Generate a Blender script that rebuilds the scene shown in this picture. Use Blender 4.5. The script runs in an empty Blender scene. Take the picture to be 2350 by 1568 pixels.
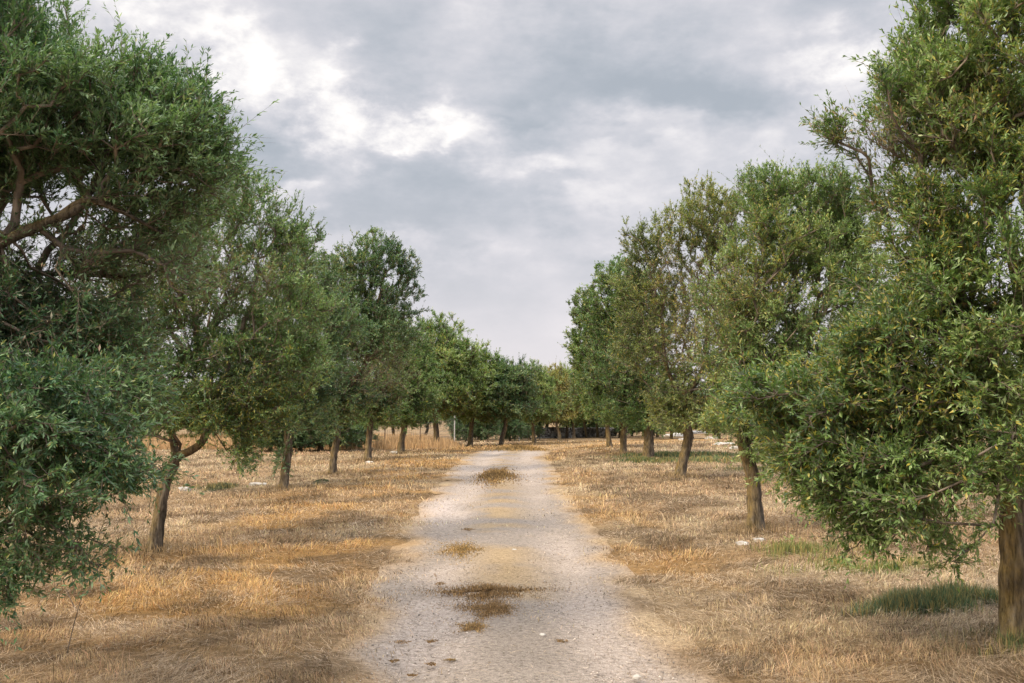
import bpy, math, random
import numpy as np

sc = bpy.context.scene
COL = sc.collection
rs = np.random.RandomState(7)
random.seed(7)

# ------------------------------------------------------------------ camera
W, H = 2350.0, 1568.0            # measuring frame used for the photograph
F = 35.0 / 36.0 * W              # focal length in those units
CAMH = 1.7
PITCH = math.atan((952 - H / 2) / F)
cam_d = bpy.data.cameras.new('camera'); cam = bpy.data.objects.new('camera', cam_d); COL.objects.link(cam)
cam_d.lens = 35.0; cam_d.sensor_width = 36.0; cam_d.clip_start = 0.05; cam_d.clip_end = 3000
cam.location = (0, 0, CAMH); cam.rotation_euler = (math.radians(90) + PITCH, 0, 0)
sc.camera = cam

# ------------------------------------------------------------------ light
SUN_AZ = (-0.74, -0.67)          # where the sun stands, seen from above
SUN_EL = math.radians(40)
sd = bpy.data.lights.new('sun', 'SUN'); so = bpy.data.objects.new('sun', sd); COL.objects.link(so)
sd.energy = 2.9; sd.angle = math.radians(12); sd.color = (1.0, 0.84, 0.62)
n = math.hypot(*SUN_AZ)
from mathutils import Vector
sv = Vector((SUN_AZ[0] / n * math.cos(SUN_EL), SUN_AZ[1] / n * math.cos(SUN_EL), math.sin(SUN_EL)))
so.rotation_euler = sv.to_track_quat('Z', 'Y').to_euler()
so.location = (-20, -10, 20)

def ray(dx, dy):
    u = (dx - W / 2) / F; v = (H / 2 - dy) / F
    c, s = math.cos(PITCH), math.sin(PITCH)
    return np.array([u, c - v * s, s + v * c])

# ------------------------------------------------------------------ world
world = bpy.data.worlds.new('World'); sc.world = world; world.use_nodes = True
nt = world.node_tree; N = nt.nodes; L = nt.links; N.clear()

def node(nt, typ, **kw):
    nd = nt.nodes.new(typ)
    for k, v in kw.items():
        if k.startswith('i_'):
            nd.inputs[int(k[2:])].default_value = v
        else:
            setattr(nd, k, v)
    return nd

def link(nt, a, b):
    nt.links.new(a, b)

def mathn(nt, op, a, b=None, c=None, clamp=False):
    m = nt.nodes.new('ShaderNodeMath'); m.operation = op; m.use_clamp = clamp
    for i, v in enumerate((a, b, c)):
        if v is None: continue
        if isinstance(v, (int, float)): m.inputs[i].default_value = v
        else: nt.links.new(v, m.inputs[i])
    return m.outputs[0]

def ramp(nt, fac, stops, interp='LINEAR'):
    r = nt.nodes.new('ShaderNodeValToRGB'); r.color_ramp.interpolation = interp
    el = r.color_ramp.elements
    while len(el) < len(stops): el.new(0.5)
    for e, (p, c) in zip(el, stops):
        e.position = p; e.color = (c[0], c[1], c[2], 1)
    nt.links.new(fac, r.inputs[0])
    return r.outputs[0]

def mixc(nt, fac, a, b, mode='MIX'):
    m = nt.nodes.new('ShaderNodeMix'); m.data_type = 'RGBA'; m.blend_type = mode
    for s, v in ((m.inputs[0], fac), (m.inputs[6], a), (m.inputs[7], b)):
        if isinstance(v, (int, float)): s.default_value = v
        elif isinstance(v, tuple): s.default_value = (v[0], v[1], v[2], 1)
        else: nt.links.new(v, s)
    return m.outputs[2]

tc = node(nt, 'ShaderNodeTexCoord')
dirv = tc.outputs['Generated']
sep = node(nt, 'ShaderNodeSeparateXYZ'); link(nt, dirv, sep.inputs[0])
# warp the direction a little so that hand-placed cloud banks get ragged edges
def wnoise(scale, detail, rough, vec):
    t = node(nt, 'ShaderNodeTexNoise'); t.inputs['Scale'].default_value = scale
    t.inputs['Detail'].default_value = detail; t.inputs['Roughness'].default_value = rough
    link(nt, vec, t.inputs['Vector']); return t
mp = node(nt, 'ShaderNodeMapping'); mp.inputs['Scale'].default_value = (1, 1, 2.0); link(nt, dirv, mp.inputs[0])
w1 = wnoise(5.0, 5, 0.55, mp.outputs[0])
sub = node(nt, 'ShaderNodeVectorMath', operation='SUBTRACT'); link(nt, w1.outputs['Color'], sub.inputs[0]); sub.inputs[1].default_value = (0.5, 0.5, 0.5)
scl = node(nt, 'ShaderNodeVectorMath', operation='SCALE'); link(nt, sub.outputs[0], scl.inputs[0]); scl.inputs['Scale'].default_value = 0.15
w1b = wnoise(17.0, 4, 0.6, mp.outputs[0])
sub2 = node(nt, 'ShaderNodeVectorMath', operation='SUBTRACT'); link(nt, w1b.outputs['Color'], sub2.inputs[0]); sub2.inputs[1].default_value = (0.5, 0.5, 0.5)
scl2 = node(nt, 'ShaderNodeVectorMath', operation='SCALE'); link(nt, sub2.outputs[0], scl2.inputs[0]); scl2.inputs['Scale'].default_value = 0.075
add = node(nt, 'ShaderNodeVectorMath', operation='ADD'); link(nt, dirv, add.inputs[0]); link(nt, scl.outputs[0], add.inputs[1])
add2 = node(nt, 'ShaderNodeVectorMath', operation='ADD'); link(nt, add.outputs[0], add2.inputs[0]); link(nt, scl2.outputs[0], add2.inputs[1])
wd = add2.outputs[0]
# (x, y, rx, ry, amount): banks of brighter (+) and darker (-) cloud
BANKS = [
 (440, 60, 150, 70, .55), (560, 90, 60, 60, .5), (230, 40, 90, 60, .25), (780, 130, 45, 45, .65),
 (680, 190, 60, 50, .6), (760, 240, 90, 50, .75), (700, 290, 70, 40, .55), (880, 300, 90, 35, .75), (1010, 300, 90, 45, .5),
 (960, 340, 70, 25, .5), (640, 425, 55, 28, .6), (790, 395, 50, 30, .55), (560, 450, 50, 30, .4), (1090, 270, 50, 25, .35),
 (1240, 400, 60, 30, .3), (1120, 370, 60, 40, .2), (1650, 310, 260, 60, .22), (1850, 100, 110, 50, .3), (2010, 50, 90, 70, .45),
 (1000, 560, 110, 30, .35), (740, 530, 50, 25, .35), (1500, 500, 250, 60, .15), (1200, 590, 110, 30, .15),
 (600, 330, 90, 70, -.4), (600, 390, 80, 30, -.3), (650, 140, 50, 50, -.15), (400, 170, 120, 60, -.1),
 (940, 220, 110, 45, -.35), (1200, 180, 160, 50, -.2), (1450, 190, 200, 70, -.42), (1700, 190, 180, 60, -.42), (1550, 60, 350, 80, -.2), (1250, 90, 250, 60, -.15), (1180, 270, 120, 20, -.25), (1450, 320, 120, 20, -.2),
 (1100, 60, 250, 60, -.02), (850, 420, 90, 55, -.28), (900, 500, 110, 35, -.32), (1050, 450, 110, 40, -.25), (1290, 460, 80, 30, -.3),
 (1200, 320, 100, 40, -.2), (1060, 565, 60, 20, -.3), (1380, 570, 60, 25, -.25), (1000, 620, 60, 18, -.15), (740, 480, 80, 30, -.2)]
tot = totp = None
for (x, y, rx, ry, a) in BANKS:
    d = ray(x, y); d /= np.linalg.norm(d)
    s1 = node(nt, 'ShaderNodeVectorMath', operation='SUBTRACT'); link(nt, wd, s1.inputs[0]); s1.inputs[1].default_value = tuple(d)
    m1 = node(nt, 'ShaderNodeVectorMath', operation='MULTIPLY'); link(nt, s1.outputs[0], m1.inputs[0])
    m1.inputs[1].default_value = (F / rx, F / max(rx, ry) * .7, F / ry)
    d2 = node(nt, 'ShaderNodeVectorMath', operation='DOT_PRODUCT'); link(nt, m1.outputs[0], d2.inputs[0]); link(nt, m1.outputs[0], d2.inputs[1])
    e = mathn(nt, 'POWER', 2.0, mathn(nt, 'MULTIPLY', d2.outputs['Value'], -1.0))
    e = mathn(nt, 'MULTIPLY', e, a * (1.0 if a > 0 else .85))
    if a > 0: totp = e if totp is None else mathn(nt, 'ADD', totp, e)
    else: tot = e if tot is None else mathn(nt, 'ADD', tot, e)
mp3 = node(nt, 'ShaderNodeMapping'); mp3.inputs['Scale'].default_value = (1, 1, 1.5); mp3.inputs['Location'].default_value = (4, 2, 1); link(nt, dirv, mp3.inputs[0])
brk = mathn(nt, 'MULTIPLY_ADD', mathn(nt, 'SUBTRACT', wnoise(12, 7, 0.6, mp3.outputs[0]).outputs['Fac'], 0.34), 4.4, 0.0, clamp=True)
tot = mathn(nt, 'ADD', tot, mathn(nt, 'MULTIPLY', mathn(nt, 'MINIMUM', totp, 0.60), brk))
mp2 = node(nt, 'ShaderNodeMapping'); mp2.inputs['Scale'].default_value = (1, 1, 2.0); link(nt, dirv, mp2.inputs[0])
cn = wnoise(2.6, 8, 0.55, mp2.outputs[0])
cl = mathn(nt, 'MULTIPLY', mathn(nt, 'SUBTRACT', cn.outputs['Fac'], 0.5), 1.25)
cn2 = wnoise(9, 7, 0.6, mp2.outputs[0])
cl2 = mathn(nt, 'MULTIPLY', mathn(nt, 'SUBTRACT', cn2.outputs['Fac'], 0.5), 0.9)
base = mathn(nt, 'ADD', mathn(nt, 'ADD', cl, cl2), mathn(nt, 'ADD', tot, 0.47))
ccol = ramp(nt, base, [(0.0, (.35, .385, .43)), (.25, (.43, .455, .50)), (.5, (.565, .562, .60)), (.70, (.71, .69, .705)), (.93, (.92, .89, .86))], 'B_SPLINE')
# near the horizon the cloud turns to a thin warm veil
hz = mathn(nt, 'SUBTRACT', 1.0, mathn(nt, 'DIVIDE', sep.outputs[2], 0.25, clamp=True), clamp=True)
hzs = mathn(nt, 'POWER', hz, 1.25)
ccol = mixc(nt, mathn(nt, 'MULTIPLY', hzs, 0.95), ccol, (.71, .66, .68))
# unseen sky overhead is boosted, added as fill light for the scene
zb = mathn(nt, 'MULTIPLY_ADD', mathn(nt, 'SUBTRACT', sep.outputs[2], 0.42), 2.6, 0.0, clamp=True)
gain = mathn(nt, 'MULTIPLY_ADD', zb, 3.0, 1.0)
gain10 = mathn(nt, 'MULTIPLY', gain, 10.0)
cs = node(nt, 'ShaderNodeVectorMath', operation='SCALE'); link(nt, ccol, cs.inputs[0]); link(nt, gain10, cs.inputs['Scale'])
sky = node(nt, 'ShaderNodeTexSky'); sky.sky_type = 'NISHITA'; sky.sun_disc = False
sky.sun_elevation = SUN_EL; sky.sun_rotation = math.atan2(SUN_AZ[0], SUN_AZ[1])
mixed = mixc(nt, 0.95, sky.outputs[0], cs.outputs[0])
bg = node(nt, 'ShaderNodeBackground'); link(nt, mixed, bg.inputs[0]); bg.inputs[1].default_value = 0.1
wo = node(nt, 'ShaderNodeOutputWorld'); link(nt, bg.outputs[0], wo.inputs[0])

sc.view_settings.view_transform = 'Standard'; sc.view_settings.look = 'None'
sc.view_settings.exposure = 0.30; sc.view_settings.gamma = 1; sc.view_settings.use_curve_mapping = False
sc.render.engine = 'CYCLES'
sc.cycles.max_bounces = 6; sc.cycles.transparent_max_bounces = 4
sc.cycles.diffuse_bounces = 4; sc.cycles.transmission_bounces = 4; sc.cycles.glossy_bounces = 2
sc.cycles.use_denoising = True

# ------------------------------------------------------------------ noise helpers
T2 = np.random.RandomState(3).rand(256, 256)
def vn(x, y, s, seed=0):
    x = np.asarray(x, float) / s + 13.7 * seed + 1000; y = np.asarray(y, float) / s + 7.3 * seed + 1000
    xi = np.floor(x).astype(int); yi = np.floor(y).astype(int); fx = x - xi; fy = y - yi
    fx = fx * fx * (3 - 2 * fx); fy = fy * fy * (3 - 2 * fy)
    a = T2[xi & 255, yi & 255]; b = T2[(xi + 1) & 255, yi & 255]; c = T2[xi & 255, (yi + 1) & 255]; d = T2[(xi + 1) & 255, (yi + 1) & 255]
    return (a * (1 - fx) + b * fx) * (1 - fy) + (c * (1 - fx) + d * fx) * fy
def fbm(x, y, s, seed=0, o=4):
    r = 0; a = .5; t = 0
    for k in range(o):
        r = r + a * vn(x, y, s, seed + k * 5); t += a; a *= .5; s *= .5
    return r / t
T3 = np.random.RandomState(4).rand(32, 32, 32)
def vn3(p, s, seed=0):
    q = p / s + 3.1 * seed + 500
    i = np.floor(q).astype(int); f = q - i; f = f * f * (3 - 2 * f); i &= 31; j = (i + 1) & 31
    r = 0
    for a in (0, 1):
        for b in (0, 1):
            for c in (0, 1):
                X = j[:, 0] if a else i[:, 0]; Y = j[:, 1] if b else i[:, 1]; Z = j[:, 2] if c else i[:, 2]
                w = (f[:, 0] if a else 1 - f[:, 0]) * (f[:, 1] if b else 1 - f[:, 1]) * (f[:, 2] if c else 1 - f[:, 2])
                r = r + w * T3[X, Y, Z]
    return r
def sstep(a, b, x):
    t = np.clip((x - a) / (b - a), 0, 1); return t * t * (3 - 2 * t)
def lerp(a, b, t):
    return a + (b - a) * t

# ------------------------------------------------------------------ the lie of the land
RC = np.array([(-60, .2), (0, .1), (6, .08), (15.7, -.2), (26, -.3), (36, -.25), (44.5, -.05), (50, .6), (56, 2.0), (62, 4.2), (68, 7.5), (74, 12), (80, 18), (90, 32), (100, 52)])  # (y, x)
RW = np.array([(-60, 1.2), (6, 1.2), (15, 1.3), (26, 1.5), (44, 1.6), (60, 1.7), (100, 1.8)])
def catmull(P, n):
    P = np.asarray(P, float); P = np.vstack([2 * P[0] - P[1], P, 2 * P[-1] - P[-2]]); out = []
    for i in range(1, len(P) - 2):
        t = np.linspace(0, 1, n, endpoint=False)[:, None]
        out.append(.5 * (2 * P[i] + (P[i + 1] - P[i - 1]) * t + (2 * P[i - 1] - 5 * P[i] + 4 * P[i + 1] - P[i + 2]) * t ** 2 + (3 * P[i] - P[i - 1] - 3 * P[i + 1] + P[i + 2]) * t ** 3))
    out.append(P[-2:-1]); return np.vstack(out)
RP = catmull(RC, 24)
def road_d(x, y):
    """distance to the track's centre line, allowing for its slant"""
    cx = np.interp(y, RP[:, 0], RP[:, 1]); e = .3
    sl = (np.interp(y + e, RP[:, 0], RP[:, 1]) - np.interp(y - e, RP[:, 0], RP[:, 1])) / (2 * e)
    return (x - cx) / np.sqrt(1 + sl * sl)
def road_w(y):
    return np.interp(y, RW[:, 0], RW[:, 1])
def tz(x, y):
    x = np.asarray(x, float); y = np.asarray(y, float)
    off = sstep(1.5, 5, np.abs(road_d(x, y)))
    z = -.008 * np.clip(y - 45, 0, 65)
    z = z + off * (.16 * (fbm(x, y, 5, 2, 3) - .5) + .05 * (vn(x, y, .8, 9) - .5)) + .02 * (vn(x, y, 2.2, 4) - .5)
    z = z - .12 * sstep(2.5, 8, -road_d(x, y)) + .10 * sstep(1.5, 4, road_d(x, y))
    return z
def G(dx, dy):
    r = ray(dx, dy); Y = np.concatenate([np.linspace(3, 30, 2000), np.linspace(30, 200, 6000)])
    t = Y / r[1]; z = CAMH + t * r[2] - tz(t * r[0], Y)
    i = np.argmax(z < 0) if (z < 0).any() else len(Y) - 1
    return np.array([t[i] * r[0], Y[i], float(tz(t[i] * r[0], Y[i]))])
def P(dx, dy, Y):
    r = ray(dx, dy); t = Y / r[1]; return np.array([t * r[0], Y, CAMH + t * r[2]])

# ------------------------------------------------------------------ mesh helpers
def tag(o, label=None, cat=None, group=None, kind=None):
    if label: o['label'] = label
    if cat: o['category'] = cat
    if group: o['group'] = group
    if kind: o['kind'] = kind
    return o
def mesh_np(name, V, Fc, mat, parent=None, col=None, smooth=False, uv=None):
    me = bpy.data.meshes.new(name); V = np.ascontiguousarray(V, dtype=np.float32); Fc = np.ascontiguousarray(Fc, dtype=np.int32)
    k = Fc.shape[1]
    me.vertices.add(len(V)); me.vertices.foreach_set('co', V.ravel())
    me.loops.add(Fc.size); me.loops.foreach_set('vertex_index', Fc.ravel())
    me.polygons.add(len(Fc)); me.polygons.foreach_set('loop_start', np.arange(0, Fc.size, k, dtype=np.int32))
    me.polygons.foreach_set('loop_total', np.full(len(Fc), k, dtype=np.int32))
    if smooth: me.polygons.foreach_set('use_smooth', np.ones(len(Fc), bool))
    if col is not None:
        a = me.color_attributes.new('Col', 'FLOAT_COLOR', 'POINT')
        c = np.ones((len(V), 4), np.float32); c[:, :3] = col; a.data.foreach_set('color', c.ravel())
    me.update(); me.materials.append(mat)
    o = bpy.data.objects.new(name, me); COL.objects.link(o)
    if parent is not None: o.parent = parent
    return o
def empty(name, loc):
    o = bpy.data.objects.new(name, None); COL.objects.link(o); o.location = loc; o.empty_display_size = .3; return o

def sweep(pts, rad, sides, lump=0.0, seed=0):
    pts = np.asarray(pts, float); rad = np.asarray(rad, float); n = len(pts)
    t = np.gradient(pts, axis=0); t /= np.linalg.norm(t, axis=1)[:, None] + 1e-9
    ref = np.array([0.0, 0, 1]) if abs(t[:, 2]).mean() < .8 else np.array([1.0, .1, 0])
    a = np.cross(t, ref); a /= np.linalg.norm(a, axis=1)[:, None] + 1e-9
    b = np.cross(t, a)
    th = np.linspace(0, 2 * np.pi, sides, endpoint=False)
    d = a[:, None, :] * np.cos(th)[None, :, None] + b[:, None, :] * np.sin(th)[None, :, None]
    r = rad[:, None] * np.ones(sides)[None]
    if lump:
        s = np.arange(n)[:, None] * .5
        r = r * (1 + lump * (np.sin(3 * th[None] + s * .25 + seed) * .5 + np.sin(5 * th[None] - s * .17 + 2 * seed) * .35
                             + 1.2 * (vn(np.cos(th)[None] * 3 + 0 * s, s + np.sin(th)[None] * 3, 1.6, seed + 3) - .5)))
    V = (pts[:, None, :] + d * r[..., None]).reshape(-1, 3)
    i = np.arange(n - 1)[:, None] * sides; j = np.arange(sides)[None]; j2 = (j + 1) % sides
    Q = np.stack([i + j, i + j2, i + sides + j2, i + sides + j], -1).reshape(-1, 4)
    return V, Q, d.reshape(-1, 3)
class Acc:
    def __init__(s): s.V = []; s.F = []; s.C = []; s.n = 0
    def add(s, V, Fc, C=None):
        s.V.append(V); s.F.append(Fc + s.n); s.n += len(V)
        if C is not None: s.C.append(np.broadcast_to(C, (len(V), 3)))
    def build(s, name, mat, parent=None, smooth=False):
        return mesh_np(name, np.vstack(s.V), np.vstack(s.F), mat, parent, np.vstack(s.C) if s.C else None, smooth)

# ------------------------------------------------------------------ materials
def new_mat(name):
    m = bpy.data.materials.new(name); m.use_nodes = True; t = m.node_tree; t.nodes.clear()
    out = t.nodes.new('ShaderNodeOutputMaterial'); return m, t, out
def noise(t, scale, detail=4, rough=.55, vec=None):
    nn = t.nodes.new('ShaderNodeTexNoise'); nn.inputs['Scale'].default_value = scale
    nn.inputs['Detail'].default_value = detail; nn.inputs['Roughness'].default_value = rough
    if vec is not None: t.links.new(vec, nn.inputs['Vector'])
    return nn.outputs['Fac']
def attr(t):
    a = t.nodes.new('ShaderNodeVertexColor'); a.layer_name = 'Col'; return a.outputs[0]
def objco(t, sc=(1, 1, 1)):
    c = t.nodes.new('ShaderNodeTexCoord'); m = t.nodes.new('ShaderNodeMapping'); m.inputs['Scale'].default_value = sc
    t.links.new(c.outputs['Object'], m.inputs[0]); return m.outputs[0]
def principled(t, out, col, rough=.8, spec=.2, bump=None, bdist=.01, bstr=1.0):
    p = t.nodes.new('ShaderNodeBsdfPrincipled')
    if isinstance(col, tuple): p.inputs['Base Color'].default_value = (*col, 1)
    else: t.links.new(col, p.inputs['Base Color'])
    p.inputs['Roughness'].default_value = rough; p.inputs['Specular IOR Level'].default_value = spec
    if bump is not None:
        b = t.nodes.new('ShaderNodeBump'); b.inputs['Distance'].default_value = bdist; b.inputs['Strength'].default_value = bstr
        t.links.new(bump, b.inputs['Height']); t.links.new(b.outputs[0], p.inputs['Normal'])
    if out is not None: t.links.new(p.outputs[0], out.inputs[0])
    return p.outputs[0]

def leaf_material():
    m, t, out = new_mat('olive_leaf')
    c = attr(t); geo = t.nodes.new('ShaderNodeNewGeometry')
    under = mixc(t, .40, c, (.26, .36, .22))
    cc = mixc(t, geo.outputs['Backfacing'], c, under)
    p = principled(t, None, cc, .36, .5)
    tr = t.nodes.new('ShaderNodeBsdfTranslucent'); t.links.new(mixc(t, 1.0, c, (1.0, 1.2, .5), 'MULTIPLY'), tr.inputs[0])
    mx = t.nodes.new('ShaderNodeMixShader'); mx.inputs[0].default_value = .28
    t.links.new(p, mx.inputs[1]); t.links.new(tr.outputs[0], mx.inputs[2]); t.links.new(mx.outputs[0], out.inputs[0])
    return m
def grass_material():
    m, t, out = new_mat('grass_blade')
    c = attr(t); p = principled(t, None, c, .7, .25)
    tr = t.nodes.new('ShaderNodeBsdfTranslucent'); t.links.new(c, tr.inputs[0])
    mx = t.nodes.new('ShaderNodeMixShader'); mx.inputs[0].default_value = .3
    t.links.new(p, mx.inputs[1]); t.links.new(tr.outputs[0], mx.inputs[2]); t.links.new(mx.outputs[0], out.inputs[0])
    return m
def bark_material():
    m, t, out = new_mat('olive_bark')
    v = objco(t, (9, 9, 2.2)); n1 = noise(t, 2.2, 6, .65, v); v2 = objco(t, (26, 26, 4)); n2 = noise(t, 1.5, 5, .7, v2)
    base_ = ramp(t, n1, [(.28, (.045, .037, .030)), (.48, (.13, .107, .082)), (.62, (.20, .17, .135)), (.78, (.30, .27, .22))])
    fine = ramp(t, n2, [(.35, (.35, .35, .35)), (.55, (1, 1, 1)), (.75, (1.25, 1.2, 1.15))])
    b2 = mixc(t, 1.0, base_, fine, 'MULTIPLY')
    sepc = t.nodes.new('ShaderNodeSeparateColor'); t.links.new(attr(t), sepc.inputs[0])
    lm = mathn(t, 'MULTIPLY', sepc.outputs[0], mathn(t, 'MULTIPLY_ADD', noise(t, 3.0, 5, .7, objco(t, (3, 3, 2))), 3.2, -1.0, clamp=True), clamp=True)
    lich = mixc(t, noise(t, 14, 3), (.37, .22, .055), (.30, .25, .11))
    lich = mixc(t, 1.0, lich, fine, 'MULTIPLY')
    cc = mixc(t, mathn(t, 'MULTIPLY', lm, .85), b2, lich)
    h = mathn(t, 'ADD', mathn(t, 'MULTIPLY', n1, .7), mathn(t, 'MULTIPLY', n2, .5))
    principled(t, out, cc, .9, .15, h, .05, 1.0)
    return m
def twig_material():
    m, t, out = new_mat('olive_twig')
    nn = noise(t, 6, 4, .6, objco(t))
    principled(t, out, ramp(t, nn, [(.3, (.085, .068, .054)), (.5, (.19, .153, .12)), (.7, (.34, .275, .215))]), .85, .2)
    return m
def ground_material():
    m, t, out = new_mat('dry_ground')
    v = objco(t); c = attr(t)
    n1 = noise(t, 70, 7, .8, v); n2 = noise(t, 9, 5, .6, v)
    st = noise(t, 1.0, 4, .6, objco(t, (30, 110, 30)))
    k = mathn(t, 'ADD', mathn(t, 'MULTIPLY', n1, .5), mathn(t, 'ADD', mathn(t, 'MULTIPLY', n2, .25), mathn(t, 'MULTIPLY', st, .25)))
    mod = ramp(t, k, [(.38, (.28, .25, .22)), (.49, (.8, .78, .75)), (.60, (1.4, 1.36, 1.3))])
    principled(t, out, mixc(t, 1.0, c, mod, 'MULTIPLY'), .95, .1, k, .03, 1.0)
    return m
def road_material():
    m, t, out = new_mat('gravel_track')
    v = objco(t); c = attr(t)
    vo = t.nodes.new('ShaderNodeTexVoronoi'); vo.inputs['Scale'].default_value = 105; t.links.new(v, vo.inputs['Vector'])
    vo2 = t.nodes.new('ShaderNodeTexVoronoi'); vo2.inputs['Scale'].default_value = 24; t.links.new(v, vo2.inputs['Vector'])
    n1 = noise(t, 22, 6, .75, v); n2 = noise(t, 3.2, 5, .6, v); n3 = noise(t, 120, 3, .7, v)
    rnd = t.nodes.new('ShaderNodeSeparateColor'); t.links.new(vo.outputs['Color'], rnd.inputs[0])
    peb = ramp(t, rnd.outputs[0], [(0, (.62, .60, .58)), (.5, (.92, .91, .90)), (1, (1.2, 1.18, 1.15))])
    edge = ramp(t, vo.outputs['Distance'], [(.0, (1.05, 1.05, 1.05)), (.5, (.95, .95, .95)), (.85, (.74, .72, .70))])
    mod = mixc(t, 1.0, peb, edge, 'MULTIPLY')
    dust = mathn(t, 'MULTIPLY_ADD', n2, 3.0, -1.0, clamp=True)
    mod = mixc(t, mathn(t, 'MULTIPLY', dust, .5), mod, (1.0, .98, .96))
    grain = ramp(t, n1, [(.36, (.50, .48, .46)), (.46, (.90, .90, .89)), (.54, (1.0, 1.0, 1.0)), (.66, (1.22, 1.21, 1.20))])
    g3 = ramp(t, n3, [(.3, (.7, .7, .7)), (.55, (1.05, 1.05, 1.05))])
    cc = mixc(t, 1.0, mixc(t, 1.0, mixc(t, 1.0, c, mod, 'MULTIPLY'), grain, 'MULTIPLY'), g3, 'MULTIPLY')
    h = mathn(t, 'ADD', mathn(t, 'MULTIPLY', vo.outputs['Distance'], -.5), mathn(t, 'ADD', mathn(t, 'MULTIPLY', n1, .9), mathn(t, 'MULTIPLY', vo2.outputs['Distance'], -.2)))
    principled(t, out, cc, .95, .12, h, .015, 1.0)
    return m
def stone_material():
    m, t, out = new_mat('limestone')
    v = objco(t); nn = noise(t, 7, 6, .65, v); n2 = noise(t, 40, 4, .6, v)
    base_ = ramp(t, nn, [(.3, (.26, .25, .23)), (.5, (.58, .56, .53)), (.7, (.74, .72, .69))])
    principled(t, out, mixc(t, 1.0, base_, attr(t), 'MULTIPLY'), .9, .2, mathn(t, 'ADD', nn, mathn(t, 'MULTIPLY', n2, .4)), .02, 1.0)
    return m
def plain(name, col, rough=.6, metal=0):
    m, t, out = new_mat(name); nn = noise(t, 18, 4, .6, objco(t))
    c = ramp(t, nn, [(.3, tuple(x * .6 for x in col)), (.6, col)])
    p = t.nodes.new('ShaderNodeBsdfPrincipled'); t.links.new(c, p.inputs['Base Color']); p.inputs['Roughness'].default_value = rough
    p.inputs['Metallic'].default_value = metal; t.links.new(p.outputs[0], out.inputs[0]); return m
M_LEAF, M_GRASS, M_BARK, M_TWIG = leaf_material(), grass_material(), bark_material(), twig_material()
M_GROUND, M_ROAD, M_STONE = ground_material(), road_material(), stone_material()
M_POST = plain('galvanised_post', (.55, .55, .53), .5, .3); M_RUST = plain('rusty_post', (.16, .11, .08), .8)
M_WIRE = plain('fence_wire', (.16, .16, .16), .5, .5)

# ------------------------------------------------------------------ colours of the ground cover
GREENS = []   # (x, y, rx, ry, amount, colour)
for (dx, dy, rx, ry, a, c) in [(2200, 1390, .55, .38, 1.0, (.09, .17, .08)), (2070, 1405, .35, .18, .7, (.11, .18, .10)), (2330, 1480, .35, .3, .8, (.08, .13, .05)),
                               (1960, 1300, .75, .42, .6, (.20, .24, .06)), (1850, 1265, .6, .5, .55, (.20, .24, .07)), (2010, 1310, .3, .3, .5, (.15, .24, .05)),
                               (1560, 1048, 2.2, 1.9, 1.0, (.05, .12, .05)), (1680, 1058, 2.6, 1.6, .6, (.12, .19, .08)), (1480, 1060, .9, 1.0, .8, (.08, .14, .05)),
                               (1750, 1080, 1.4, 1.0, .4, (.16, .19, .09)), (500, 1120, .6, .5, .5, (.13, .14, .08)), (2200, 1300, .7, .5, .2, (.22, .22, .06))]:
    g = G(dx, dy); GREENS.append((g[0], g[1], rx, ry, a, np.array(c)))
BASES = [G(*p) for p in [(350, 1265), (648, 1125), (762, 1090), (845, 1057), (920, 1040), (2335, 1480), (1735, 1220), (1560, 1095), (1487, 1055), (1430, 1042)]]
def green_amt(x, y):
    out = np.zeros(np.shape(x)); col = np.zeros(np.shape(x) + (3,)); col[:] = (.1, .16, .07)
    jit = .45 + 1.1 * vn(x, y, .35, 31)
    for gx, gy, rx, ry, a, c in GREENS:
        w = a * np.exp(-(((x - gx) / rx) ** 2 + ((y - gy) / ry) ** 2)) * jit
        k = w > out; col[k] = c; out = np.maximum(out, w)
    return np.clip(out * (.35 + .9 * fbm(x, y, .5, 33, 3)) * sstep(.36, .58, fbm(x, y, .22, 35, 2)) * 1.25, 0, 1), col
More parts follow.
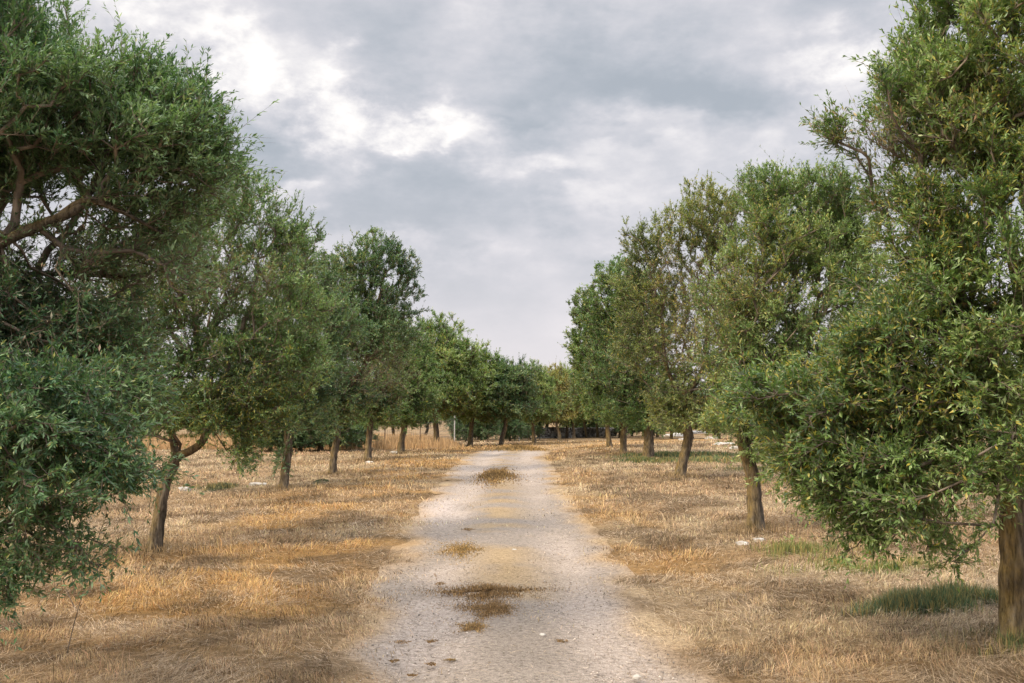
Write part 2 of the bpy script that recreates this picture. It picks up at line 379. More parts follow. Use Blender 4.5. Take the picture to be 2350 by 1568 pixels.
def cover_col(x, y):
    x = np.asarray(x, float); y = np.asarray(y, float)
    d = road_d(x, y); w = road_w(y); e = np.abs(d) - w
    c = np.empty(x.shape + (3,)); 
    pale = np.array((.54, .43, .28)); tan = np.array((.48, .345, .20)); orange = np.array((.52, .325, .125)); brown = np.array((.20, .14, .08)); pink = np.array((.55, .41, .25))
    f1 = fbm(x, y, 3.2, 11, 3); f2 = fbm(x, y, 1.3, 17, 3); f3 = fbm(x, y, .7, 23, 3); f4 = fbm(x, y, 6, 29, 2)
    c[:] = tan
    c = lerp(c, pale, (.85 * sstep(.42, .62, f1))[..., None])
    left = d < 0
    om = np.where(left, sstep(-.3, .3, e) * (1 - sstep(2.2, 4.4, e)), .75 * sstep(-.2, .1, e) * (1 - sstep(.7, 1.7, e)))
    om = om * (.15 + .85 * sstep(.40, .58, f2)) * np.where(left & (y < 8.5), .55, 1)
    om = np.maximum(om, .8 * sstep(46, 50, y) * (1 - sstep(3, 6, np.abs(d))) * (1 - sstep(80, 95, y)))
    c = lerp(c, orange, (om * .84)[..., None])
    c = lerp(c, pink, (.35 * sstep(.5, .7, f4) * sstep(2, 5, e))[..., None])
    c = lerp(c, brown, (.75 * sstep(.50, .66, f3))[..., None])
    c = lerp(c, brown, (.35 * (1 - sstep(5.5, 9, y)))[..., None] * (f2[..., None] > .45))
    litter_shade = np.zeros(x.shape)
    for b_ in BASES: litter_shade = np.maximum(litter_shade, np.exp(-((x - b_[0]) ** 2 + (y - b_[1]) ** 2) / .9))  # litter brown that also paints contact shade round each trunk foot
    c = lerp(c, brown * 1.1, (.7 * litter_shade * (.3 + 1.1 * f2))[..., None].clip(0, .8))
    ga, gc = green_amt(x, y)
    c = lerp(c, gc * 1.1, (.75 * ga)[..., None])
    return c

# ------------------------------------------------------------------ ground sheet
def grow(a, b, st, k):
    o = [a]; s = st
    while o[-1] < b: o.append(o[-1] + s); s *= k
    return o
ys = np.array([-60, -30, -15, -6, -2, 0, 1, 2] + grow(2.6, 900, .07, 1.012))
xp = np.array(grow(.06, 700, .07, 1.016)); xs = np.concatenate([-xp[::-1], [0.0], xp])
X, Y = np.meshgrid(xs, ys)
D = np.abs(road_d(X, Y)); Wd = road_w(Y)
Z = tz(X, Y) - .05 * (1 - sstep(-.1, .16, D - Wd)) * (Y < 98)
nx, ny = len(xs), len(ys)
ii = np.arange(ny - 1)[:, None] * nx + np.arange(nx - 1)[None]
Q = np.stack([ii, ii + 1, ii + nx + 1, ii + nx], -1).reshape(-1, 4)
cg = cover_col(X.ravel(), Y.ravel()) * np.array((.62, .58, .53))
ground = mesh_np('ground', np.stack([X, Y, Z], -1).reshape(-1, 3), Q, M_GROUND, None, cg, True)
tag(ground, 'pale dry earth under mown straw coloured grass on both sides of the track', kind='structure')

# ------------------------------------------------------------------ gravel track
s = np.array(grow(-12, 2, .4, 1.0) + grow(2.3, 97, .06, 1.012)); nc = 61
u = np.linspace(-1, 1, nc)
cx = np.interp(s, RP[:, 0], RP[:, 1]); sl = np.gradient(cx, s); ln = np.sqrt(1 + sl * sl)
nxv, nyv = 1 / ln, -sl / ln
Wl = (road_w(s) + .22) * (1 + .45 * (vn(s, s * 0, .9, 41) - .5) + .22 * (vn(s, s * 0, 3.5, 43) - .5)) + .07 * (vn(s, s * 0, .22, 44) - .5)
Wr = (road_w(s) + .22) * (1 + .45 * (vn(s, s * 0 + 9, .9, 45) - .5) + .22 * (vn(s, s * 0 + 9, 3.5, 47) - .5)) + .07 * (vn(s, s * 0 + 5, .22, 48) - .5)
off = np.where(u[None] < 0, u[None] * Wl[:, None], u[None] * Wr[:, None])
RX = cx[:, None] + off * nxv[:, None]; RY = s[:, None] + off * nyv[:, None]
a_ = np.abs(u)[None]
rut = -.022 * np.exp(-((np.abs(off) - .72) / .28) ** 2) * 1.6 + .012 * np.exp(-(off / .4) ** 2)
RZ = tz(RX, RY) - .004 + rut * (1 - a_ ** 6) - .03 * sstep(.94, 1, a_) + .012 * (fbm(RX, RY, .5, 51, 3) - .5)
q = np.arange(len(s) - 1)[:, None] * nc + np.arange(nc - 1)[None]
Q = np.stack([q, q + 1, q + nc + 1, q + nc], -1).reshape(-1, 4)
grey = np.array((.355, .305, .255)); pinkw = np.array((.53, .45, .385)); straw = np.array((.50, .36, .19)); tanr = np.array((.52, .385, .25))
tr_l = np.exp(-((off + .72) / .36) ** 2); tr_r = np.exp(-((off - .74) / .34) ** 2)
f = fbm(RX, RY, 2.6, 53, 3); f2 = fbm(RX, RY, .9, 57, 4)
rc = np.broadcast_to(grey, RX.shape + (3,)).copy()
rc = lerp(rc, pinkw, np.clip((tr_l * (.25 + 1.1 * sstep(.38, .62, f)) + tr_r * (.3 + .9 * sstep(.4, .6, fbm(RX, RY, 3, 59, 3)))), 0, 1)[..., None] * .85)
rc = lerp(rc, np.array((.50, .33, .15)), (.85 * sstep(47, 53, RY + 3 * (f2 - .5)))[..., None])
rc = lerp(rc, pinkw, (.7 * sstep(18, 30, RY) * (1 - sstep(44, 50, RY)) * (.5 + .5 * sstep(.35, .6, f)))[..., None])
rc = lerp(rc, straw, (.75 * np.exp(-(off / .45) ** 2) * sstep(.40, .60, f2) * sstep(8, 10, RY))[..., None])
rc = rc * (1 - .16 * np.exp(-(off / .4) ** 2) * sstep(.4, .6, f))[..., None]
rc = lerp(rc, tanr, (.8 * sstep(.60, .86, a_ + .35 * (f2 - .5)))[..., None])
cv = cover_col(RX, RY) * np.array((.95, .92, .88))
rc = lerp(rc, cv, (.85 * sstep(.76, .89, a_ + .55 * (f2 - .5)))[..., None])
g0 = G(1010, 1165)
rc = lerp(rc, np.array((.72, .62, .56)), (.7 * np.exp(-(((RX - g0[0]) / .34) ** 2 + ((RY - g0[1]) / 2.2) ** 2)))[..., None])
track = mesh_np('track', np.stack([RX, RY, RZ], -1).reshape(-1, 3), Q, M_ROAD, None, rc.reshape(-1, 3), True)
tag(track, 'pale gravel farm track with two worn wheel ruts curving away to the right', kind='structure')
def rz(x, y):
    """surface height on or off the track"""
    return tz(x, y) - .004

# ------------------------------------------------------------------ grass blades
def blades(R, base, h, w, lean_dir, lean, col, bend=.35):
    """one folded kite per blade; returns verts, tris, colours"""
    n = len(base)
    ax = np.stack([np.cos(lean_dir), np.sin(lean_dir), np.zeros(n)], -1)
    side = np.stack([-np.sin(lean_dir), np.cos(lean_dir), np.zeros(n)], -1)
    rot = R.uniform(-1.4, 1.4, n)[:, None]
    side = side * np.cos(rot) + ax * np.sin(rot)
    up = np.array([0, 0, 1.0])
    d1 = ax * np.sin(lean * (1 - bend))[:, None] + up * np.cos(lean * (1 - bend))[:, None]
    d2 = ax * np.sin(np.minimum(lean * (1 + bend), 1.62))[:, None] + up * np.cos(np.minimum(lean * (1 + bend), 1.62))[:, None]
    mid = base + d1 * (h * .5)[:, None]; tip = mid + d2 * (h * .5)[:, None]
    a = base - side * (w * .35)[:, None]; b = base + side * (w * .35)[:, None]
    c = mid + side * (w * .5)[:, None]; d = mid - side * (w * .5)[:, None]
    V = np.stack([a, b, c, d, tip], 1).reshape(-1, 3)
    k = np.arange(n)[:, None] * 5
    T = np.concatenate([k + [[0, 1, 2]], k + [[0, 2, 3]], k + [[3, 2, 4]]], 1).reshape(-1, 3)
    C = np.repeat(col, 5, axis=0)
    return V, T, C
def scatter(R, n, y0, y1, p=1.6, marg=2.5):
    """points in the wedge in front of the camera, thinning with distance"""
    t = R.rand(n); q = 1 - p
    yy = (y0 ** q + t * (y1 ** q - y0 ** q)) ** (1 / q)
    xx = R.uniform(-1, 1, n) * (yy * .56 + marg)
    return xx, yy
def make_grass():
    R = np.random.RandomState(21)
    # upright stubble in tussocks that lean together
    x, y = scatter(R, 900000, 3.6, 75, 1.45)
    d = np.abs(road_d(x, y)); e = d - road_w(y) + 1.0 * (fbm(x, y, .8, 61, 3) - .5)
    tuft = fbm(x, y, .28, 63, 3); big = fbm(x, y, 1.1, 64, 3)
    dens = sstep(-.25, .55, e) * (.34 + .75 * sstep(.36, .60, .6 * tuft + .4 * big))
    cen = .10 * np.exp(-(road_d(x, y) / .42) ** 2) * sstep(.5, .68, fbm(x, y, .8, 65, 2)) * (y > 8) + .05 * (e > -.55) + .02 * (fbm(x, y, .6, 69, 3) > .52)
    cen = cen + .95 * sstep(46, 51, y)
    k = R.rand(len(x)) < np.maximum(dens, cen); x, y = x[k], y[k]; e = e[k]; tuft = tuft[k]; big = big[k]
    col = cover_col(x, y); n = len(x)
    hh = .012 + .075 * sstep(.38, .75, tuft) + .03 * R.rand(n) ** 2 + .02 * big
    hh = hh * (.4 + .6 * sstep(-.1, .6, e)) * np.where(R.rand(n) < .015, 2.2, 1)
    orangey = np.clip((col[:, 0] - col[:, 2]) * 2.2 - .5, 0, 1); hh *= 1 + .5 * orangey
    hh = hh * (1 + .012 * y)
    ww = np.maximum(.0024, .00055 * y) * R.uniform(.7, 1.4, n)
    tone = np.clip(R.normal(1.0, .33, n), .25, 1.8) * (.72 + .5 * sstep(.35, .65, tuft))
    col = col * tone[:, None] * (1 + R.uniform(-.08, .08, (n, 3)))
    drk = R.rand(n) < .13 + .28 * sstep(.55, .7, fbm(x, y, .45, 68, 3)); col[drk] *= R.uniform(.2, .6, drk.sum())[:, None]
    hh *= .88; lean = np.abs(R.normal(.92, .45, n)).clip(0, 1.52)
    ld = 6.283 * 2 * fbm(x, y, .8, 66, 2) + R.normal(0, 1.0, n)
    V, T, C = blades(R, np.stack([x, y, tz(x, y) - .004], -1), hh, ww, ld, lean, col)
    # taller grass left uncut round the foot of each trunk
    bx = np.concatenate([R.normal(b_[0], .24, 500) for b_ in BASES]); by = np.concatenate([R.normal(b_[1], .24, 500) for b_ in BASES]); n = len(bx)
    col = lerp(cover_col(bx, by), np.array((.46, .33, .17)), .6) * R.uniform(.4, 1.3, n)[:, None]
    V2, T2_, C2 = blades(R, np.stack([bx, by, tz(bx, by) - .004], -1), R.uniform(.04, .17, n), np.maximum(.003, .0006 * by), R.uniform(0, 6.283, n), np.abs(R.normal(.4, .35, n)), col)
    V = np.vstack([V, V2]); T = np.vstack([T, T2_ + len(V) - len(V2)]); C = np.vstack([C, C2])
    o = mesh_np('dry_grass', V, T, M_GRASS, None, np.clip(C, 0, .9))
    tag(o, 'short mown dry grass stubble in straw and rust tones beside the track', 'grass', kind='stuff')
    # straw lying flat
    x, y = scatter(R, 520000, 3.4, 36, 1.6, 1.5)
    e = np.abs(road_d(x, y)) - road_w(y)
    k = R.rand(len(x)) < np.maximum(sstep(-.7, .6, e) * (.2 + .8 * sstep(.36, .6, fbm(x, y, .8, 71, 3))), .03 + .03 * (fbm(x, y, .7, 72, 2) > .55)); x, y = x[k], y[k]; n = len(x); e = e[k]
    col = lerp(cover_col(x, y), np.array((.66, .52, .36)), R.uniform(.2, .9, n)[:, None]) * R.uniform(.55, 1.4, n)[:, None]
    dark = R.rand(n) < .2; col[dark] *= .33
    ld = 6.283 * 2 * fbm(x, y, 1.0, 73, 2) + R.normal(0, .8, n)
    V, T, C = blades(R, np.stack([x, y, rz(x, y) + R.uniform(.004, .05, n) * sstep(-.3, .5, e) + .004], -1), R.uniform(.03, .17, n), np.maximum(.0022, .00045 * y) * R.uniform(.7, 1.3, n),
                     ld, R.uniform(1.3, 1.64, n), col, .08)
    o = mesh_np('cut_straw', V, T, M_GRASS, None, np.clip(C, 0, .9))
    tag(o, 'loose cut straw lying tangled over the stubble', 'straw', kind='stuff')
    # green grass
    xs_, ys_ = [], []
    for gx, gy, rx, ry, a, c in GREENS:
        m = int(9000 * a * (1 if rx < 1 else 1.5)); xs_.append(R.normal(gx, rx * .62, m)); ys_.append(R.normal(gy, ry * .62, m))
    x = np.concatenate(xs_); y = np.concatenate(ys_); ga, gc = green_amt(x, y)
    k = (R.rand(len(x)) < ga * 1.2); x, y, ga, gc = x[k], y[k], ga[k], gc[k]; n = len(x)
    col = lerp(gc, np.array((.20, .20, .10)), .25) * R.uniform(.6, 1.6, n)[:, None]; yel = R.rand(n) < .38; col[yel] = np.array((.42, .34, .13)) * R.uniform(.6, 1.2, yel.sum())[:, None]
    V, T, C = blades(R, np.stack([x, y, tz(x, y) - .004], -1), R.uniform(.07, .23, n) * (.5 + .6 * ga), np.maximum(.0035, .0007 * y) * R.uniform(.7, 1.3, n),
                     R.uniform(0, 6.283, n), np.abs(R.normal(.25, .25, n)), col)
    o = mesh_np('green_grass', V, T, M_GRASS, None, np.clip(C, 0, .9))
    tag(o, 'patches of fresh green grass under the olive trees on the right', 'grass', kind='stuff')
    # tall straw field beyond the fence
    n = 60000; x = R.uniform(-34, -1.5, n); y = R.uniform(53.5, 80, n)
    k = (x < -2.2 - .12 * (y - 53)) & (vn(x, y, 3, 81) > .2); x, y = x[k], y[k]; n = len(x)
    col = np.array((.56, .38, .20)) * R.uniform(.6, 1.3, n)[:, None]
    V, T, C = blades(R, np.stack([x, y, tz(x, y) - .01], -1), R.uniform(.3, 1.0, n) * (.45 + .6 * vn(x, y, 2, 83)) * (.4 + .6 * sstep(0, 3, -2.2 - .12 * (y - 53) - x + 1.2 * vn(x, y, 1, 85))), R.uniform(.02, .05, n), R.uniform(0, 6.283, n), np.abs(R.normal(.15, .15, n)), col)
    o = mesh_np('tall_dry_grass', V, T, M_GRASS, None, np.clip(C, 0, .9))
    tag(o, 'tall golden dry grass field beyond the wire fence on the left', 'grass', kind='stuff')
    # loose gravel on the track
    x, y = scatter(R, 60000, 3.6, 40, 1.9, 1.0)
    k = np.abs(road_d(x, y)) < road_w(y) * R.uniform(.4, 1.1, len(x)); x, y = x[k], y[k]; n = len(x)
    r = (.0035 + .007 * R.rand(n) ** 3) * (1 + .03 * y)
    oc = np.array([(1, 0, 0), (0, 1, 0), (-1, 0, 0), (0, -1, 0), (0, 0, .7), (0, 0, -.5)], float)
    of = np.array([(0, 1, 4), (1, 2, 4), (2, 3, 4), (3, 0, 4), (1, 0, 5), (2, 1, 5), (3, 2, 5), (0, 3, 5)])
    V = oc[None] * (r[:, None] * R.uniform(.6, 1.3, (n, 6)))[..., None]
    an = R.uniform(0, 6.28, n); ca, sa = np.cos(an)[:, None], np.sin(an)[:, None]
    V = np.stack([V[..., 0] * ca - V[..., 1] * sa, V[..., 0] * sa + V[..., 1] * ca, V[..., 2]], -1) + np.stack([x, y, rz(x, y) + r * .25 - .008], -1)[:, None]
    T = (np.arange(n)[:, None, None] * 6 + of[None]).reshape(-1, 3)
    c = np.array((.58, .52, .47)) * R.uniform(.45, 1.35, n)[:, None]
    o = mesh_np('gravel', V.reshape(-1, 3), T, M_STONE, None, np.repeat(np.clip(c * 1.5, 0, 1.3), 6, axis=0))
    tag(o, 'fine loose gravel scattered over the track', 'gravel', kind='stuff')
make_grass()

# ------------------------------------------------------------------ trees
OLIVE = dict(dark=(.045, .090, .028), mid=(.115, .222, .056), light=(.31, .43, .175), yellow=(.50, .42, .09), brown=(.34, .21, .11))
BLUE = dict(dark=(.026, .075, .032), mid=(.090, .185, .070), light=(.25, .36, .17), yellow=(.40, .38, .10), brown=(.28, .18, .11))
WARM = dict(dark=(.065, .10, .028), mid=(.19, .245, .060), light=(.36, .40, .14), yellow=(.55, .43, .08), brown=(.42, .25, .12))
LITE = dict(dark=(.055, .105, .028), mid=(.165, .27, .062), light=(.43, .52, .22), yellow=(.55, .43, .08), brown=(.40, .24, .12))
YELL = dict(dark=(.10, .115, .03), mid=(.25, .26, .07), light=(.38, .38, .12), yellow=(.55, .42, .09), brown=(.42, .25, .11))
def unit(v): return v / (np.linalg.norm(v, axis=-1, keepdims=True) + 1e-9)

def grow_tree(R, stems, lobes, n_attr, hole=.30, hole_s=.55, step=.22, bf=.35, zmin=.3, shell=.45, tip_r=.0035):
    """stems: list of (points, radii) in local metres; lobes: (cx,cy,cz,rx,ry,rz,weight,bare)"""
    P_, par, plen, isstem = [], [], [], []
    for si, (pts, rad, grow_from) in enumerate(stems):
        pp = catmull(pts, 5) if len(pts) > 2 else np.asarray(pts, float)
        for k, p in enumerate(pp):
            P_.append(p); isstem.append(k >= grow_from * len(pp))
            if k == 0:
                if si == 0: par.append(-1); plen.append(0)
                else:
                    A = np.array(P_[:-1]); j = int(np.argmin(np.linalg.norm(A - p, axis=1))); par.append(j); plen.append(plen[j])
            else:
                par.append(len(P_) - 2); plen.append(plen[-1] + np.linalg.norm(pp[k] - pp[k - 1]))
    nstem = len(P_)
    elig0 = np.array(isstem)
    L_ = np.array(lobes, float); vol = L_[:, 3] * L_[:, 4] * L_[:, 5] * L_[:, 6]; vol = vol ** .85; vol /= vol.sum()
    idx = R.choice(len(L_), n_attr * 3, p=vol)
    dv = unit(R.normal(size=(n_attr * 3, 3))); rr = R.rand(n_attr * 3) ** shell
    A = L_[idx, :3] + dv * rr[:, None] * L_[idx, 3:6]
    rag = .70 + .75 * (vn3(A, .42, 7) * .6 + vn3(A, .17, 8) * .4)
    A = L_[idx, :3] + (A - L_[idx, :3]) * rag[:, None] + R.normal(size=A.shape) * .07 * L_[idx, 3:6]
    keep = (A[:, 2] > zmin) & (vn3(A, hole_s, R.randint(50)) > hole + .12 * (vn3(A, hole_s * .4, 5) - .5))
    A = A[keep][:n_attr]; bare = L_[idx[keep], 7][:n_attr]
    top = np.array(P_)[elig0].mean(0)
    order = np.argsort(np.linalg.norm(A - top, axis=1)); A = A[order]; bare = bare[order]
    cap = nstem + len(A) * 14
    NP = np.zeros((cap, 3)); NP[:nstem] = P_; PL = np.zeros(cap); PL[:nstem] = plen
    PA = np.full(cap, -1); PA[:nstem] = par; EL = np.zeros(cap, bool); EL[:nstem] = elig0
    DR = np.zeros((cap, 3)); 
    for k in range(1, nstem):
        if PA[k] >= 0: DR[k] = unit(NP[k] - NP[PA[k]])
    n = nstem; tips = []
    for a in A:
        dd = np.linalg.norm(NP[:n] - a, axis=1)
        cost = dd + bf * PL[:n]; cost[~EL[:n]] = 1e9; j = int(np.argmin(cost)); L0 = dd[j]
        m = max(1, min(12, int(round(L0 / step))))
        p0 = NP[j]; c1 = p0 + DR[j] * L0 * .38 + R.normal(size=3) * .05 * L0; prev = j
        for q_ in range(1, m + 1):
            t = q_ / m
            p = (1 - t) ** 2 * p0 + 2 * t * (1 - t) * c1 + t * t * a
            if q_ < m: p = p + R.normal(size=3) * .024 * min(L0, 1)
            NP[n] = p; PA[n] = prev; EL[n] = True; v = p - NP[prev]; l = np.linalg.norm(v); PL[n] = PL[prev] + l; DR[n] = v / (l + 1e-9)
            prev = n; n += 1
            if n >= cap - 1: break
        tips.append(prev)
        if n >= cap - 14: break
    NP, PA, PL = NP[:n], PA[:n], PL[:n]; tips = np.array(tips)
    cnt = np.zeros(n); cnt[tips] = 1
    for k in range(n - 1, 0, -1):
        if PA[k] >= 0 and k >= nstem: cnt[PA[k]] += cnt[k]
    for k in range(nstem - 1, 0, -1):
        if PA[k] >= 0: cnt[PA[k]] += cnt[k]
    # radii
    rad = tip_r * np.maximum(cnt, 1) ** .46
    return NP, PA, rad, tips, bare[:len(tips)], nstem, DR[:n]

def branch_mesh(acc, NP, PA, rad, nstem, minr=0, rmax=.09):
    n = len(NP); kids = [[] for _ in range(n)]
    for k in range(nstem, n): kids[PA[k]].append(k)
    done = np.zeros(n, bool)
    starts = [(PA[k], k) for k in range(nstem, n) if PA[k] < nstem]
    stack = list(starts)
    while stack:
        p, k = stack.pop()
        ch = [p, k]
        while kids[k]:
            ks = sorted(kids[k], key=lambda c: -rad[c]); 
            for o_ in ks[1:]: stack.append((k, o_))
            k = ks[0]; ch.append(k)
        r = np.minimum(rad[ch], rmax); r[0] = r[1] * 1.1; r[-1] *= .5
        if r.max() < minr: continue
        sd_ = 7 if r.max() > .03 else (5 if r.max() > .012 else 3)
        V, Q_, _ = sweep(NP[ch], r, sd_); acc.add(V, Q_)

def foliage(R, NP, tips, bare, DR, centre, twigs, nleaf, leaf_len, pal, tlen=(.14, .34), yellowing=.05, droop=0.0, twr=.0016, twig_sides=True, width=.20):
    """leafy shoots at every branch tip"""
    T = len(tips); k = np.repeat(np.arange(T), twigs)
    # bare tips keep only some leafy shoots
    b = bare[k]; n = len(k)
    tipP = NP[tips][k]; 
    jit = R.uniform(0, .16, n)[:, None] * -DR[tips][k]
    s0 = tipP + jit
    outw = unit(tipP - centre); 
    d = unit(DR[tips][k] * .45 + outw * .45 + R.normal(size=(n, 3)) * .6 + np.array([0, 0, .62 - droop]))
    ln = R.uniform(tlen[0], tlen[1], n); ln = np.where(R.rand(n) < .07, ln * 1.8, ln)
    bend = R.normal(size=(n, 3)) * .12 + np.array([0, 0, -.04 - droop * .6])
    # twig quads: two crossed slivers are enough at this thickness -> one 3-sided tube
    tw = []
    m = 4; tt = np.linspace(0, 1, m)
    pts = s0[:, None] + d[:, None] * (ln[:, None] * tt[None])[..., None] + bend[:, None] * (ln[:, None] * tt[None] ** 2)[..., None]
    a = unit(np.cross(d, np.array([0.1, .2, 1.0]))); bb = np.cross(d, a)
    ang = np.array([0, 2.094, 4.189])
    ring = a[:, None] * np.cos(ang)[None, :, None] + bb[:, None] * np.sin(ang)[None, :, None]
    rr = twr * (1.25 - tt)
    V = (pts[:, :, None] + ring[:, None] * rr[None, :, None, None])
    Vt = V.reshape(-1, 3)
    i = np.arange(m - 1)[:, None] * 3; j = np.arange(3)[None]
    q1 = np.stack([i + j, i + (j + 1) % 3, i + 3 + (j + 1) % 3, i + 3 + j], -1).reshape(-1, 4)
    Qt = (np.arange(n)[:, None, None] * (m * 3) + q1[None]).reshape(-1, 4)
    # leaves
    li = np.repeat(np.arange(n), nleaf); N_ = len(li)
    t = (R.rand(N_) * .92 + .08)
    lv = R.rand(N_) > b[li] * .93
    li, t = li[lv], t[lv]; N_ = len(li)
    basep = s0[li] + d[li] * (ln[li] * t)[:, None] + bend[li] * (ln[li] * t * t)[:, None]
    ph = R.uniform(0, 6.283, N_); perp = a[li] * np.cos(ph)[:, None] + bb[li] * np.sin(ph)[:, None]
    td = unit(d[li] + 2 * bend[li] * t[:, None])
    sp = R.uniform(.45, 1.15, N_)[:, None]
    ld = unit(td * 1.0 + perp * sp + R.normal(size=(N_, 3)) * .15)
    nr = unit(np.cross(ld, np.cross(td, ld)) + np.array([0, 0, .9]) + R.normal(size=(N_, 3)) * .5)
    sdv = unit(np.cross(ld, nr)); nr = np.cross(sdv, ld)
    Ln = leaf_len * R.uniform(.55, 1.3, N_) * (1.05 - .35 * t); Wn = Ln * width * R.uniform(.8, 1.25, N_)
    p0 = basep; p1 = basep + ld * (Ln * .48)[:, None] + sdv * (Wn * .5)[:, None] + nr * (Wn * .12)[:, None]
    p2 = basep + ld * Ln[:, None] + nr * (-.06 * Ln)[:, None]; p3 = basep + ld * (Ln * .48)[:, None] - sdv * (Wn * .5)[:, None] + nr * (Wn * .12)[:, None]
    Vl = np.stack([p0, p1, p2, p3], 1).reshape(-1, 3)
    kk = np.arange(N_)[:, None] * 4
    Tl = np.concatenate([kk + [[0, 1, 2]], kk + [[0, 2, 3]]], 1).reshape(-1, 3)
    # colours: clump hue, shoot hue, leaf hue
    cl = vn3(tipP[li], .55, 9) * .6 + vn3(tipP[li], 1.3, 12) * .4
    sh = R.rand(n)[li]; v = np.clip(.48 + (cl - .5) * 1.5 + (sh - .5) * .5 + R.normal(0, .24, N_), 0, 1)
    dk, md, lt, ye, br = [np.array(pal[k_]) for k_ in ('dark', 'mid', 'light', 'yellow', 'brown')]
    C = np.where((v < .5)[:, None], lerp(dk, md, (v * 2)[:, None]), lerp(md, lt, (v * 2 - 1)[:, None]))
    yz = np.clip(yellowing * 3 * sstep(.42, .75, vn3(tipP[li], .9, 21)) + yellowing * .4, 0, 1)
    ym = R.rand(N_) < yz; C[ym] = lerp(C[ym], ye, R.uniform(.3, .9, ym.sum())[:, None])
    bm = R.rand(N_) < b[li] * .5; C[bm] = lerp(C[bm], br, R.uniform(.3, 1, bm.sum())[:, None])
    return Vt, Qt, Vl, Tl, np.repeat(C, 4, axis=0)

def stem_mesh(stems, sides, seed):
    acc = Acc()
    for si, (pts, rad, _) in enumerate(stems):
        k = 14 if si == 0 else 7
        pp = catmull(pts, k); rr = catmull(np.array(rad)[:, None] * [1, 0], k)[:, 0]
        if si == 0:
            hgt = pp[:, 2] - pp[0, 2]; rr = rr * (1 + .5 * np.exp(-np.maximum(hgt, 0) / .14))
        V, Q_, nd = sweep(pp, rr, sides if si == 0 else max(8, sides // 2),   .20 if si == 0 else .12, seed + si)
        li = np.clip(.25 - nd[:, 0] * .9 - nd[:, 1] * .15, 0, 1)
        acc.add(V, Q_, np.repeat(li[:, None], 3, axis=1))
    return acc

def olive_tree(label, base, stems, lobes, n_attr, pal, seed, group, twigs=4, nleaf=16, leaf=.07, name='olive_tree', hole=.26, yellowing=.05, droop=0., sides=20, tlen=(.10, .27), hole_s=.5, zmin=.3, tip_r=.0032, twr=.0016, width=.29, cat='tree'):
    if name == 'olive_tree' and label != 'x': n_attr = int(n_attr * 1.25); twigs += 1; leaf *= .87
    R = np.random.RandomState(seed)
    base = np.asarray(base, float)
    root = empty(name, base); tag(root, label, cat, group)
    NP, PA, rad, tips, bare, nstem, DR = grow_tree(R, stems, lobes, n_attr, hole=hole, hole_s=hole_s, zmin=zmin, tip_r=tip_r)
    a = stem_mesh(stems, sides, seed % 17); a.build('trunk', M_BARK, root, True)
    br = Acc(); branch_mesh(br, NP, PA, rad, nstem, rmax=min(stems[0][1][-1] * .6, .030))
    cen = np.average(np.array([l[:3] for l in lobes]), axis=0, weights=[l[3] * l[5] for l in lobes])
    Vt, Qt, Vl, Tl, C = foliage(R, NP, tips, bare, DR, cen, twigs, nleaf, leaf, pal, tlen, yellowing, droop, twr, width=width)
    br.add(Vt, Qt); br.build('branches', M_TWIG, root, True)
    mesh_np('crown', Vl, Tl, M_LEAF, root, C)
    return root

def spec(base_px, stem_px, lobe_px, dY=0):
    """turn measurements on the photograph into metres at the tree's own distance"""
    b = G(*base_px) if len(base_px) == 2 else np.array(base_px)
    Y = b[1]; k = Y / F
    stems = []
    for pts, grow in stem_px:
        pp = []; rr = []
        for (x, y, wpx, dy) in pts:
            p = P(x, y, Y + dy) - b; pp.append(p); rr.append(wpx * .5 * k)
        stems.append((np.array(pp), rr, grow))
    p0 = stems[0][0][0]; stems[0][0][0] = (p0[0], p0[1], -.08)
    lobes = []
    for (x, y, rx, ry, dy, ryd, wt, bare) in lobe_px:
        c = P(x, y, Y + dy) - b; kk = (Y + dy) / F
        lobes.append((c[0], c[1], c[2], rx * kk, ryd, ry * kk, wt, bare))
    return b, stems, lobes

GL = 'olive trees lining the left edge of the track'; GR = 'olive trees lining the right edge of the track'; GB = 'olive trees in the background'
